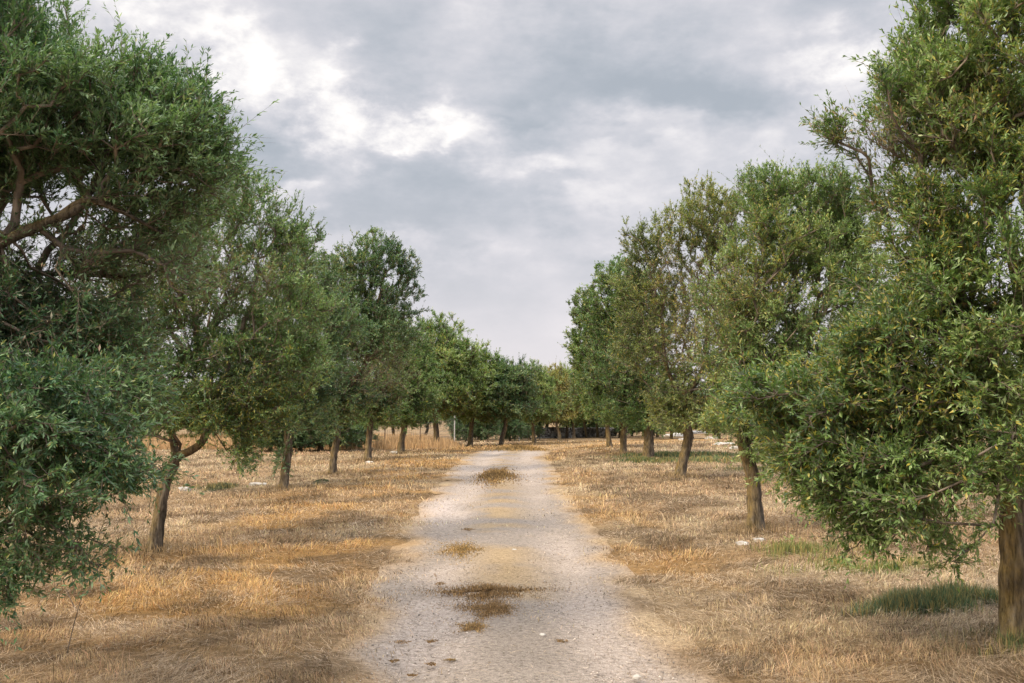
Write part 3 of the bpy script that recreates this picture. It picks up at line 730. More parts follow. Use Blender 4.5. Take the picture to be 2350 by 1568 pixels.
# nearest left tree: its trunk stands outside the frame
bL0 = np.array([-4.15, 6.4, float(tz(-4.15, 6.4))])
b, st, lo = spec(bL0, [
    ([(-300, 1600, 130, 0), (-290, 1350, 105, 0), (-270, 1050, 95, 0), (-230, 800, 85, 0)], .7),
    ([(-270, 900, 75, 0), (-150, 640, 50, -.1), (0, 560, 27, -.2), (90, 518, 24, -.2), (175, 480, 20, -.2), (215, 425, 15, -.1), (232, 370, 10, 0)], .3),
    ([(130, 500, 15, -.2), (190, 463, 13, -.2), (270, 482, 10, -.2), (380, 540, 6, 0)], .5),
    ([(-230, 800, 60, 0), (-120, 650, 34, .2), (0, 632, 15, .3), (140, 628, 12, .4), (290, 636, 9, .5)], .5),
    ([(-250, 900, 55, 0), (-120, 930, 34, -.5), (0, 980, 16, -.8), (130, 1010, 9, -.9)], .4),
    ([(-230, 800, 60, 0), (-200, 500, 45, .2), (-110, 200, 30, .2), (-40, 0, 18, 0)], .4)],
    [(-60, 60, 170, 150, 0, .9, 1, 0), (60, 130, 120, 110, -.2, .8, 1, 0), (150, 270, 130, 120, -.2, .8, 1, 0), (40, 330, 160, 130, 0, .9, 1, 0),
     (300, 240, 110, 110, 0, .7, 1, 0), (420, 230, 70, 70, .1, .5, 1, 0), (380, 360, 120, 100, 0, .7, 1, 0), (470, 330, 60, 90, 0, .5, 1, .05), (500, 400, 50, 60, 0, .4, .7, .1),
     (350, 480, 140, 80, .2, .6, 1, .25), (20, 430, 90, 40, .2, .6, .6, .1), (250, 600, 170, 90, .4, .7, .9, .65), (60, 720, 170, 80, .2, .7, 1.1, .3), (0, 640, 90, 50, 0, .5, .6, .3), (260, 760, 100, 90, .2, .6, .9, .3), (300, 900, 80, 80, -.2, .5, .8, .1), (420, 620, 90, 80, .3, .6, .8, .5), (110, 570, 120, 50, .1, .4, .5, .75),
     (-200, 700, 200, 300, 0, 1.2, .4, 0), (-350, 300, 220, 300, 0, 1.2, .4, 0), (20, 810, 140, 100, .1, .6, .8, .1), (170, 800, 120, 90, .1, .6, .7, .3),
     (20, 940, 150, 120, -.9, .6, .75, 0), (150, 960, 130, 90, -.8, .6, .75, 0), (190, 1100, 110, 75, -.8, .5, .75, 0), (290, 1090, 75, 50, -.7, .4, 1.0, 0), (320, 1030, 50, 50, -.6, .3, .7, 0),
     (40, 1110, 140, 100, -.7, .6, .55, .2), (80, 1220, 130, 80, -.7, .5, .4, .35), (20, 1310, 90, 80, -.8, .4, .4, .25), (170, 1290, 80, 40, -.7, .3, .5, .2), (-20, 1380, 40, 60, -1.0, .3, .8, 0), (-150, 1050, 200, 200, -.4, .8, .5, 0)])
olive_tree('nearest left olive tree, boughs hanging into the photo, trunk outside the frame', b, st, lo, 2700, BLUE, 101, GL, 5, 19, .054, hole=.24, droop=.1, twr=.0017, hole_s=.35, yellowing=.02)
# left row
b, st, lo = spec((350, 1265), [
    ([(350, 1265, 30, 0), (366, 1190, 27, 0), (378, 1120, 25, 0), (398, 1062, 24, 0), (408, 1045, 22, 0)], .9),
    ([(404, 1050, 19, 0), (396, 1000, 16, .1), (390, 945, 15, .1), (400, 880, 12, 0), (420, 800, 10, 0)], .35),
    ([(408, 1045, 20, 0), (440, 1033, 18, -.2), (468, 1008, 17, -.3), (476, 965, 15, -.3), (500, 900, 13, -.2), (540, 800, 10, 0)], .5)],
    [(545, 480, 90, 80, 0, .7, 1, .1), (450, 560, 110, 100, 0, .9, 1, .3), (610, 520, 90, 80, .1, .7, 1, .15), (670, 570, 60, 70, .1, .5, 1, .1),
     (540, 660, 140, 90, 0, 1.0, 1, .55), (380, 700, 130, 110, 0, 1.0, 1, .3), (330, 850, 110, 90, 0, .9, 1, 0), (450, 830, 130, 100, -.1, 1.0, 1.2, .05),
     (600, 800, 120, 110, 0, 1.0, 1, .2), (560, 910, 100, 70, -.1, .8, 1, 0), (440, 920, 70, 40, -.2, .6, 1, 0), (545, 1030, 40, 50, -.3, .3, 1.2, 0), (250, 650, 90, 120, 0, .8, .9, .3), (200, 820, 110, 90, 0, .9, .8, .1), (340, 950, 80, 50, -.2, .6, 1, 0), (510, 960, 90, 50, -.3, .6, 1.2, 0), (600, 960, 70, 50, 0, .6, 1, 0), (700, 700, 60, 90, 0, .7, .9, .2), (690, 830, 60, 80, 0, .7, .8, .1)])
olive_tree('olive tree with a forked leaning trunk, second on the left of the track', b, st, lo, 1800, OLIVE, 102, GL, 5, 17, .062, yellowing=.10, twr=.0022)
b, st, lo = spec((648, 1125), [
    ([(648, 1125, 22, 0), (656, 1080, 19, 0), (662, 1030, 18, 0), (660, 980, 17, 0), (668, 920, 16, 0)], .75),
    ([(666, 930, 12, 0), (620, 860, 9, 0), (590, 790, 7, 0)], .3), ([(668, 925, 13, 0), (720, 850, 10, 0), (760, 780, 7, 0)], .3)],
    [(700, 620, 70, 80, 0, 1.0, 1, .1), (650, 700, 120, 100, 0, 1.2, 1, .25), (760, 740, 80, 100, 0, 1.0, 1, .1), (600, 800, 100, 100, 0, 1.2, 1, .1), (690, 840, 120, 100, 0, 1.2, 1.1, 0),
     (620, 920, 100, 60, 0, 1.0, 1, 0), (700, 930, 60, 40, 0, .8, 1, 0), (560, 1000, 50, 45, -.2, .4, .8, 0), (580, 1060, 30, 30, -.2, .25, .9, 0), (500, 900, 70, 70, 0, .9, .8, 0), (700, 980, 60, 30, 0, .7, .9, .1), (648, 1065, 28, 28, 0, .28, .9, 0)])
olive_tree('olive tree with leafy sprouts round its straight trunk, third on the left of the track', b, st, lo, 1600, BLUE, 103, GL, 5, 13, .092, yellowing=.08, twr=.003, zmin=.15)
b, st, lo = spec((762, 1090), [
    ([(762, 1090, 18, 0), (766, 1050, 16, 0), (772, 1010, 15, 0), (778, 960, 14, 0), (790, 900, 13, 0)], .75),
    ([(785, 920, 9, 0), (740, 870, 8, 0), (700, 830, 6, 0)], .3), ([(790, 905, 12, 0), (840, 830, 10, 0), (860, 740, 8, 0), (880, 640, 6, 0)], .3)],
    [(860, 590, 70, 65, 0, 1.0, 1, 0), (800, 640, 80, 70, 0, 1.1, 1, 0), (925, 620, 38, 60, 0, .7, .9, .1), (900, 690, 75, 50, 0, 1.0, .9, .1), (780, 740, 100, 80, 0, 1.3, 1, 0), (870, 760, 90, 60, 0, 1.2, 1, .1),
     (850, 840, 80, 70, 0, 1.1, .9, .8), (730, 850, 60, 60, 0, 1.0, 1, .1), (790, 900, 60, 50, 0, .9, .9, .4), (740, 930, 70, 45, 0, 1, 1, .1), (820, 920, 60, 40, 0, .8, 1, .2), (775, 970, 24, 45, -.2, .4, 1, .1)])
olive_tree('olive tree with golden sprouts below its crown, fourth on the left of the track', b, st, lo, 1500, BLUE, 104, GL, 5, 13, .105, yellowing=.12, twr=.0035)
b, st, lo = spec((845, 1057), [
    ([(845, 1057, 16, 0), (846, 1020, 14, 0), (848, 980, 13, 0), (850, 930, 12, 0)], .75)],
    [(850, 850, 90, 80, 0, 1.5, 1, .7), (880, 780, 70, 80, 0, 1.4, 1, .5), (820, 900, 60, 50, 0, 1.0, 1, .3), (850, 945, 70, 30, 0, 1.2, 1.2, .1), (890, 900, 50, 50, 0, 1.0, 1, .5)])
olive_tree('olive tree with a pale upright trunk, brown twiggy crown, fifth on the left', b, st, lo, 1200, OLIVE, 105, GL, 5, 12, .125, twr=.005)
b, st, lo = spec((920, 1040), [
    ([(920, 1040, 15, 0), (922, 1010, 13, 0), (928, 980, 13, 0), (926, 960, 12, 0), (915, 940, 9, 0)], .8), ([(926, 965, 9, 0), (940, 930, 8, 0), (950, 890, 6, 0)], .3)],
    [(930, 800, 60, 70, 0, 1.5, 1, .1), (900, 870, 60, 70, 0, 1.4, 1, .3), (960, 870, 60, 70, 0, 1.4, 1, .1), (930, 930, 60, 35, 0, 1.2, 1, .1), (940, 955, 60, 25, 0, 1.2, 1.2, 0), (870, 950, 40, 30, 0, 1, 1, 0)])
olive_tree('olive tree with a dark trunk leaning right, sixth on the left of the track', b, st, lo, 1200, OLIVE, 106, GL, 5, 12, .13, twr=.005)
# right row
b, st, lo = spec((2335, 1480), [
    ([(2340, 1495, 76, 0), (2337, 1400, 70, 0), (2331, 1300, 64, 0), (2328, 1200, 62, 0), (2335, 1100, 62, 0)], .8),
    ([(2335, 1110, 40, 0), (2260, 960, 30, -.2), (2180, 880, 22, -.4), (2120, 850, 14, -.4)], .3),
    ([(2330, 1150, 44, 0), (2290, 900, 36, .1), (2240, 770, 28, .1), (2170, 740, 18, .1), (2110, 790, 10, .1)], .4),
    ([(2335, 1110, 45, 0), (2360, 800, 38, 0), (2300, 500, 28, 0), (2200, 330, 18, 0), (2120, 250, 10, 0)], .35),
    ([(2340, 1110, 45, 0), (2480, 850, 34, .3), (2520, 500, 24, .3), (2450, 200, 14, .3)], .35)],
    [(2150, 120, 90, 80, 0, .6, 1, .1), (2060, 210, 85, 65, 0, .5, 1, .15), (2250, 200, 120, 110, 0, .7, 1, 0), (2350, 60, 160, 120, 0, .8, 1, 0), (2200, -40, 120, 90, 0, .7, .8, 0),
     (1930, 290, 55, 40, 0, .35, .9, .3), (2030, 330, 110, 55, .1, .4, .7, .85), (2150, 330, 90, 70, 0, .6, 1, .5), (2300, 350, 130, 110, -.1, .8, 1, 0), (2200, 470, 110, 70, -.1, .6, 1, 0), (2100, 520, 70, 50, 0, .5, .7, .2), (2070, 430, 70, 55, 0, .5, .8, .35), (2120, 450, 60, 50, -.2, .4, .8, .1),
     (2280, 600, 130, 110, -.1, .8, 1, 0), (2170, 640, 90, 80, 0, .6, .9, .1), (2120, 700, 80, 70, .1, .6, .8, .1), (2150, 860, 100, 70, .1, .7, .9, .1), (2330, 760, 120, 120, -.2, .8, 1, .1), (2200, 800, 100, 70, -.2, .7, .8, .2),
     (1960, 900, 130, 80, -.15, .75, .95, .05), (1880, 980, 120, 80, -.15, .75, .95, .05), (1960, 1080, 110, 90, -.1, .75, 1.0, .05), (2080, 920, 110, 90, -.15, .75, .95, .05), (2100, 1060, 120, 90, -.1, .7, .8, .15),
     (2000, 1190, 70, 55, -.1, .5, .8, .05), (1890, 1130, 60, 45, -.1, .4, 1.0, 0), (2230, 930, 100, 80, -.15, .7, 1, 0), (2230, 1080, 100, 80, -.3, .6, 1, .15), (2170, 1180, 90, 50, -.15, .5, .6, .3), (2320, 1080, 80, 100, -.8, .5, 1, 0),
     (2190, 1265, 70, 28, -.15, .35, .9, 0), (1790, 920, 60, 60, -.1, .4, .9, 0), (1720, 900, 60, 40, -.3, .4, .7, 0), (2060, 650, 80, 80, 0, .6, .9, 0), (2080, 760, 90, 80, -.2, .6, 1, 0), (1990, 790, 90, 60, -.3, .5, 1, 0), (1830, 1060, 60, 50, -.1, .4, 1, 0), (2080, 1200, 60, 60, -.15, .4, .9, .1), (1960, 1250, 50, 25, -.1, .3, .9, 0), (2550, 300, 200, 250, .3, 1.0, .6, 0), (2600, 800, 200, 250, .3, 1.0, .6, 0)])
olive_tree('nearest olive tree on the right edge of the photo, broad drooping crown and thick trunk', b, st, lo, 2750, LITE, 201, GR, 5, 18, .060, hole_s=.34, hole=.42, yellowing=.09, twr=.0019, droop=.0)
b, st, lo = spec((1735, 1220), [
    ([(1735, 1222, 36, 0), (1732, 1150, 32, 0), (1726, 1090, 30, 0), (1712, 1040, 30, 0), (1703, 980, 26, 0)], .8),
    ([(1706, 1000, 20, 0), (1680, 900, 16, 0), (1690, 800, 12, 0), (1700, 700, 8, 0)], .3),
    ([(1708, 1010, 22, 0), (1780, 920, 18, .1), (1850, 800, 13, .2), (1880, 680, 9, .2)], .3)],
    [(1760, 450, 70, 60, 0, .6, 1, 0), (1860, 450, 90, 65, 0, .7, 1, 0), (1940, 500, 80, 80, 0, .8, 1, .05), (1760, 560, 110, 90, 0, .9, 1, .1), (1880, 600, 120, 100, 0, 1.0, 1, .05),
     (1980, 640, 70, 90, 0, .8, .8, .1), (1700, 690, 110, 90, 0, .9, 1, .4), (1820, 740, 120, 90, 0, 1.0, 1, .1), (1930, 780, 100, 90, 0, .9, 1, .2), (1690, 830, 90, 80, 0, .9, 1, .2),
     (1780, 870, 110, 80, 0, .9, 1, 0), (1700, 950, 80, 60, -.1, .7, 1, 0), (1780, 1010, 60, 60, -.2, .5, 1, 0), (1850, 920, 90, 80, 0, .8, .8, .1)])
olive_tree('olive tree with a lichen yellow trunk and two white stones at its foot', b, st, lo, 2100, LITE, 202, GR, 5, 17, .064, yellowing=.12, twr=.0022, hole=.27)
b, st, lo = spec((1560, 1095), [
    ([(1560, 1095, 24, 0), (1568, 1055, 22, 0), (1577, 1010, 21, 0), (1575, 960, 19, 0), (1572, 900, 16, 0)], .75),
    ([(1573, 930, 12, 0), (1530, 840, 10, 0), (1520, 740, 7, 0)], .3), ([(1573, 920, 12, 0), (1620, 820, 10, 0), (1620, 680, 7, 0)], .3)],
    [(1610, 470, 60, 55, 0, .9, 1, 0), (1560, 540, 90, 70, 0, 1.1, 1, .05), (1470, 570, 50, 55, 0, .8, 1, 0), (1650, 560, 70, 80, 0, 1.0, 1, .1), (1680, 500, 50, 60, 0, .9, .8, .05), (1530, 650, 100, 80, 0, 1.3, 1, .5), (1640, 680, 90, 90, 0, 1.2, 1, .75),
     (1560, 770, 100, 90, 0, 1.3, 1, .6), (1640, 820, 80, 80, 0, 1.1, 1, .5), (1550, 900, 80, 60, 0, 1.1, 1, .1), (1540, 950, 60, 40, 0, 1.0, 1, 0), (1660, 930, 60, 50, 0, 1, 1, .1), (1600, 950, 60, 40, 0, .8, 1, 0), (1480, 700, 60, 80, 0, 1.0, .8, .2), (1700, 700, 70, 100, 0, 1.1, .9, .3), (1700, 850, 60, 80, 0, 1, .9, .3), (1445, 660, 45, 60, 0, .9, .9, 0), (1460, 800, 60, 80, 0, 1.1, .9, .1)])
olive_tree('tall olive tree with a curved dark trunk in front of the green grass patch', b, st, lo, 2300, WARM, 203, GR, 4, 14, .09, yellowing=.10, twr=.0035)
b, st, lo = spec((1487, 1055), [
    ([(1487, 1055, 24, 0), (1488, 1020, 22, 0), (1490, 980, 20, 0), (1490, 930, 16, 0)], .75)],
    [(1430, 650, 70, 60, 0, 1.6, 1, 0), (1400, 720, 70, 70, 0, 1.6, 1, 0), (1480, 720, 80, 90, 0, 1.8, 1, .1), (1420, 830, 90, 80, 0, 1.8, 1, .1), (1500, 850, 80, 80, 0, 1.6, 1, .3), (1480, 920, 70, 50, 0, 1.3, 1, 0), (1500, 965, 70, 30, 0, 1.3, 1.1, 0), (1430, 930, 50, 40, 0, 1.3, 1, 0)])
olive_tree('thick grey trunked olive tree rising from the green grass patch, fourth on the right', b, st, lo, 1400, OLIVE, 204, GR, 5, 13, .125, twr=.005, yellowing=.06)
b, st, lo = spec((1430, 1042), [
    ([(1430, 1043, 16, 0), (1431, 1010, 14, 0), (1434, 985, 14, 0), (1440, 970, 13, 0)], .9),
    ([(1434, 985, 9, 0), (1424, 960, 8, 0), (1410, 900, 7, 0)], .3), ([(1438, 975, 11, 0), (1455, 950, 9, 0), (1460, 900, 7, 0)], .4)],
    [(1350, 710, 40, 50, 0, 1.2, 1, 0), (1370, 780, 60, 70, 0, 1.6, 1, 0), (1345, 800, 35, 60, 0, 1.2, .8, 0), (1410, 830, 60, 70, 0, 1.6, 1, 0), (1370, 880, 45, 50, 0, 1.3, 1, 0), (1430, 910, 60, 45, 0, 1.4, 1, .1), (1400, 940, 60, 35, 0, 1.4, 1.1, 0)])
olive_tree('olive tree with a trunk forking in a Y, fifth on the right of the track', b, st, lo, 1300, LITE, 205, GR, 5, 12, .13, twr=.006)

# four young shapes for the distance, copied with their parts
def proto(seed, pal, lean, lobes, n=1000, yellowing=.08, name='olive_tree'):
    st = [(np.array([(0, 0, -.08), (lean * .3, 0, .5), (lean * .8, .05, 1.0), (lean, .0, 1.5), (lean * 1.1, -.05, 2.0)]), [.14, .12, .11, .10, .08], .75),
          (np.array([(lean, 0, 1.6), (lean - .4, .2, 2.3), (lean - .7, .1, 3.2)]), [.07, .055, .04], .3),
          (np.array([(lean, 0, 1.6), (lean + .5, -.2, 2.3), (lean + .8, 0, 3.2)]), [.07, .055, .04], .3)]
    return olive_tree('x', (0, 0, 0), st, lobes, n, pal, seed, None, 6, 15, .145, yellowing=yellowing, twr=.008, tlen=(.2, .45), sides=12, tip_r=.008, hole=.24, hole_s=.8, width=.26, name=name)
protos = [
    proto(301, LITE, .15, [(0, 0, 3.3, 1.6, 1.6, 1.3, 1, 0), (.8, .3, 4.3, 1.1, 1.1, .9, 1, 0), (-.9, -.2, 3.9, 1.0, 1.1, .9, 1, .1), (.2, 0, 2.2, 1.9, 1.7, .75, 1.3, 0)]),
    proto(302, BLUE, -.25, [(-.2, 0, 3.2, 1.7, 1.6, 1.2, 1, 0), (-.8, .3, 4.2, 1.0, 1.0, 1.0, 1, 0), (.9, -.2, 3.6, 1.0, 1.1, 1.0, 1, 0), (.1, 0, 2.2, 1.9, 1.7, .75, 1.3, .1)]),
    proto(303, YELL, .3, [(.2, 0, 3.2, 1.5, 1.5, 1.2, 1, .4), (.4, .3, 4.3, 1.2, 1.1, .9, 1, .1), (-.9, -.2, 3.3, .9, 1.0, .9, 1, .5), (.3, 0, 2.2, 1.9, 1.7, .75, 1.3, .2)], yellowing=.25),
    proto(304, LITE, -.1, [(0, 0, 3.1, 1.5, 1.6, 1.4, 1, .1), (0, 0, 2.2, 1.9, 1.7, .75, 1.3, 0), (.1, .3, 4.6, .9, 1.0, .8, 1, 0), (-1.1, -.2, 3.6, .9, .9, .8, 1, .1), (1.0, 0, 3.4, 1.0, 1.0, 1.0, 1, 0)]),
    # low dense evergreen bush shape
    proto(305, BLUE, .05, [(0, 0, 1.6, 1.9, 1.7, 1.7, 1, 0), (1.1, .3, 2.4, 1.3, 1.1, 1.3, 1, 0), (-1.2, -.2, 2.2, 1.2, 1.3, 1.3, 1, 0), (0, 0, 3.3, 1.4, 1.4, 1.1, 1, 0)], n=800, yellowing=0.02, name='evergreen_bush')]
used = [False] * len(protos)
def place(pi, loc, height, wide, rot, label, group, flip=False, cat='tree'):
    src = protos[pi]
    if used[pi]:
        r = src.copy(); COL.objects.link(r)
        for ch in list(src.children):
            c = ch.copy(); COL.objects.link(c); c.parent = r
    else:
        r = src; used[pi] = True
    hh = 5.3 if pi != 4 else 4.6
    r.location = loc; r.rotation_euler = (0, 0, rot); r.scale = (wide * (-1 if flip else 1), wide, height / hh)
    tag(r, label, cat, group); return r
ordn = ['seventh', 'eighth', 'ninth', 'tenth', 'eleventh', 'twelfth', 'thirteenth', 'fourteenth', 'fifteenth', 'sixteenth']
far = [(1003, 1028, 735, 3, 1.2, 'dark trunk leaning right beside the bare straw field'), (1078, 1025, 795, 0, 1.3, 'slim trunk just right of the white fence post'),
       (1150, 1022, 822, 1, 1.35, 'slim pale trunk in front of the dark bushes'), (1226, 1017, 838, 3, 1.15, 'short trunk at the left end of the wall'),
       (1285, 1011, 842, 2, 1.1, 'thin leaning trunk in front of the stone wall'), (1318, 1007, 842, 0, 1.1, 'trunk bending left in front of the stone wall'),
       (1347, 1005, 838, 1, 1.0, 'arching right by the right wall end'), (1372, 1003, 840, 3, 1.0, 'small bright trunk where the two rows meet'),
       (1390, 1002, 850, 0, .95, 'the farthest small trunk')]
for i, (x, y, top, pi, wd_, txt) in enumerate(far):
    g = G(x, y); hgt = (y - top) / F * g[1]
    place(pi, g, hgt, wd_ * .80 * hgt / 5.3, [0, .5, 3.4, .3, 2.9, 3.3, 0, .4, .2][i], '%s olive tree in the left row, %s' % (ordn[i], txt), GL)
g = G(1398, 1027); place(3, g, 6.2, 1.0, .4, 'olive tree with a dark trunk leaning right, sixth in the right row', GR)
for (x, y, hh, pi, r_, txt) in [(1476, 1006, 5.5, 0, .3, 'thin trunk between the forked tree and the grey trunk'), (1509, 1004, 5.2, 2, 1.2, 'thin trunk seen just right of the thick grey trunk'),
                               (1340, 1000, 5.5, 1, 2.0, 'dark crown closing the end of the track')]:
    g = G(x, y); place(pi, g, hh, 1.1, r_, 'distant olive tree, ' + txt, GB)
# background belt on both sides: every tree its own object, told apart by what it stands behind
bgt = [(-60, 62, 4.8, 0), (60, 70, 4.2, 1), (150, 78, 4.6, 3), (235, 66, 4.0, 0), (310, 74, 4.6, 1), (395, 80, 4.4, 3), (470, 68, 4.2, 0), (545, 76, 4.6, 1), (620, 84, 5.0, 3),
       (905, 92, 5.4, 0), (975, 98, 5.6, 1), (1040, 84, 6.8, 3), (1100, 86, 6.4, 0), (1160, 90, 6.3, 3), (1205, 92, 6.1, 0), (1255, 96, 6.3, 3), (1300, 94, 6.2, 0), (1420, 98, 5.2, 1), (1540, 90, 5.2, 0), (1590, 84, 5.0, 1), (1650, 90, 4.6, 3),
       (1720, 96, 4.4, 0), (1800, 88, 4.2, 2), (1880, 96, 4.2, 1), (1965, 90, 4.0, 0), (2060, 98, 4.2, 3), (2150, 92, 4.0, 1), (2250, 97, 4.2, 0), (2340, 90, 4.2, 2), (2430, 95, 4.2, 1)]
btxt = ['at the far left edge of the photo behind the hanging bough', 'behind the near left tree, low and bluish', 'seen through the gap left of the forked trunk', 'low crown just left of the forked trunk', 'behind the forked trunk of the second left tree',
        'seen between the fork limbs of the second left tree', 'behind the low hanging shoots of the third left tree', 'just left of the sprouting trunk', 'behind the sprouting trunk, darker', 'beyond the tall straw field at its left end',
        'beyond the middle of the tall straw field', 'above the white fence post', 'dark, between the eighth and ninth left trunks', 'dark, behind the pale slim trunk', 'behind the thin grey fence post', 'behind the left end of the stone wall', 'behind the middle of the stone wall',
        'in shade behind the leaning trunk at the bend', 'behind the limestone ledges, leftmost', 'behind the limestone ledges, middle', 'behind the limestone ledges, rightmost', 'just left of the lichen covered trunk', 'yellowish, just right of the lichen covered trunk', 'low, behind the big drooping crown on its left side',
        'low, behind the middle of the big drooping crown', 'far behind the big drooping crown, pale', 'far field edge left of the thick right trunk', 'far field edge just beside the thick right trunk', 'yellowish, hidden mostly by the thick right trunk', 'at the far right edge behind the thick trunk']
for (x, Y_, hh, pi), txt in zip(bgt, btxt):
    r = ray(x, 952); X_ = r[0] / r[1] * Y_
    place(pi, (X_, Y_, float(tz(X_, Y_)) - .3), hh, 1.25, rs.uniform(0, 6.28), 'background olive tree ' + txt, GB, flip=rs.rand() < .5)
GBU = 'dark evergreen bushes along the fence'
for (x, y, hh, wd_, txt) in [(735, 1035, 2.9, 1.0, 'left of the fourth trunk, behind the golden sprouts'), (800, 1032, 2.6, .8, 'between the fourth and fifth left trunks'), (690, 1036, 2.6, .8, 'right behind the sprouting third trunk'),
                             (620, 1036, 2.4, .8, 'left of the sprouting third trunk'), (1105, 1013, 3.0, .75, 'filling the space right of the white fence post'), (1170, 1012, 2.8, .7, 'beside the thin grey fence post, low'),
                             (1070, 1014, 2.6, .6, 'behind the white fence post'), (1215, 1010, 3.0, .65, 'at the left end of the stone wall'), (1450, 1001, 3.2, .9, 'in deep shade beyond the forked tree'), (1500, 1000, 3.0, .9, 'in deep shade beyond the grey trunk'),
                             (1560, 996, 2.8, .8, 'behind the pale limestone ledge'), (1640, 998, 2.6, .8, 'right of the pale limestone ledge'), (1330, 999, 3.4, 1.2, 'dark behind the stone wall, left one'), (1390, 998, 3.4, 1.2, 'dark behind the stone wall, right one')]:
    g = G(x, y); place(4, g, hh, wd_, rs.uniform(0, 6.28), 'dark evergreen bush ' + txt, GBU, cat='bush')

# ------------------------------------------------------------------ stones
def rock(R, rx, ry, rz_, loc, n=18):
    th = np.linspace(0, np.pi, 12)[1:-1]; ph = np.linspace(0, 2 * np.pi, n, endpoint=False)
    Tt, Ph = np.meshgrid(th, ph, indexing='ij')
    d = np.stack([np.sin(Tt) * np.cos(Ph), np.sin(Tt) * np.sin(Ph), np.cos(Tt)], -1).reshape(-1, 3)
    d = np.vstack([d, [[0, 0, 1]], [[0, 0, -1]]])
    r = .70 + .6 * vn3(d, .7, R.randint(40)) * .8 + .5 * (vn3(d, .3, R.randint(40)) - .5)
    cr = np.sign(d) * np.abs(d) ** .75
    V = cr * r[:, None] * np.array([rx, ry, rz_])
    m = len(th); q = []
    for i in range(m - 1):
        for j in range(n):
            q.append((i * n + j, (i + 1) * n + j, (i + 1) * n + (j + 1) % n, i * n + (j + 1) % n))
    t_ = m * n
    for j in range(n):
        q.append((t_, j, (j + 1) % n, t_)); q.append((t_ + 1, (m - 1) * n + (j + 1) % n, (m - 1) * n + j, t_ + 1))
    tri = []
    for a, b_, c, d_ in q:
        tri.append((a, b_, c))
        if d_ != a: tri.append((a, c, d_))
    return V + np.asarray(loc), np.array(tri)
R = np.random.RandomState(55)
stones = [(1245, 1460, 9, 5, 'small white stone lying in the middle of the track in the foreground', 'white stones on and beside the track'),
          (1462, 1556, 12, 6, 'white stone on the track at the bottom edge of the photo', 'white stones on and beside the track'),
          (1180, 1263, 5, 3, 'tiny white pebble on the track beyond the dark weed patch', 'white stones on and beside the track'),
          (1704, 1250, 17, 8, 'flat white stone, left one of two at the foot of the lichen covered trunk', 'white stones on and beside the track'),
          (1742, 1243, 16, 7, 'flat white stone, right one of two at the foot of the lichen covered trunk', 'white stones on and beside the track'),
          (592, 1113, 24, 5, 'flat white stone left of the sprouting trunk', 'white stones on and beside the track'),
          (425, 1126, 18, 7, 'pale stone just right of the forked trunk', 'white stones on and beside the track'),
          (1550, 1001, 28, 6, 'long flat limestone ledge behind the curved trunk, left end', 'limestone ledges in the right field'),
          (1600, 995, 24, 6, 'raised limestone ledge just right of the curved trunk', 'limestone ledges in the right field'),
          (1575, 1010, 20, 4, 'low limestone slab right behind the curved trunk', 'limestone ledges in the right field'),
          (1632, 1008, 18, 5, 'small limestone slab between the curved trunk and the lichen covered trunk', 'limestone ledges in the right field'),
          (1660, 1022, 28, 6, 'broad limestone slab left of the lichen covered trunk', 'limestone ledges in the right field'),
          (1690, 1030, 20, 5, 'limestone slab touching the lichen covered trunk in view', 'limestone ledges in the right field'),
          (1735, 1040, 15, 8, 'upright pale rock right of the lichen covered trunk', 'limestone ledges in the right field'),
          (848, 1063, 12, 4, 'pale stone at the foot of the fifth left trunk', 'white stones on and beside the track'),
          (905, 1041, 14, 5, 'pale stone at the foot of the sixth left trunk', 'white stones on and beside the track')]
for (x, y, wx, hy, lab, grp) in stones:
    g = G(x, y); k = g[1] / F
    V, T = rock(R, wx * k * .9, wx * k * .7, hy * k * .95, (0, 0, hy * k * .12))
    o = mesh_np('stone' if 'ledge' not in grp else 'limestone_rock', V, T, M_STONE, None, np.ones((len(V), 3)) * np.array((.98, .95, .90)) * R.uniform(.75, 1.0), False)
    o.location = g + np.array([0, 0, 0 if 'track in' not in lab else .0]); tag(o, lab, 'stone' if 'ledge' not in grp else 'rock', grp)

# dry stone wall at the bend
def stone_wall():
    R = np.random.RandomState(77); a = G(1238, 1008); b_ = G(1425, 1002); a[1] += 4; b_[1] += 4
    root = empty('dry_stone_wall', a); tag(root, 'low grey dry stone wall behind the far trunks at the bend', 'wall')
    acc = Acc(); Lw = np.linalg.norm((b_ - a)[:2]); n = int(Lw / .34); d = (b_ - a) / Lw
    for row in range(6):
        for i in range(n):
            s_ = (i + .5 * (row % 2) + R.uniform(-.15, .15)) * .34
            V, T = rock(R, R.uniform(.16, .24), R.uniform(.18, .26), R.uniform(.09, .13), d * s_ + np.array([0, R.uniform(-.05, .05), .08 + row * .17 + float(tz(a[0] + d[0] * s_, a[1] + d[1] * s_)) - a[2]]), 7)
            acc.add(V, T, np.full(3, R.uniform(.12, .75)))
    acc.build('rubble', M_STONE, root)
stone_wall()

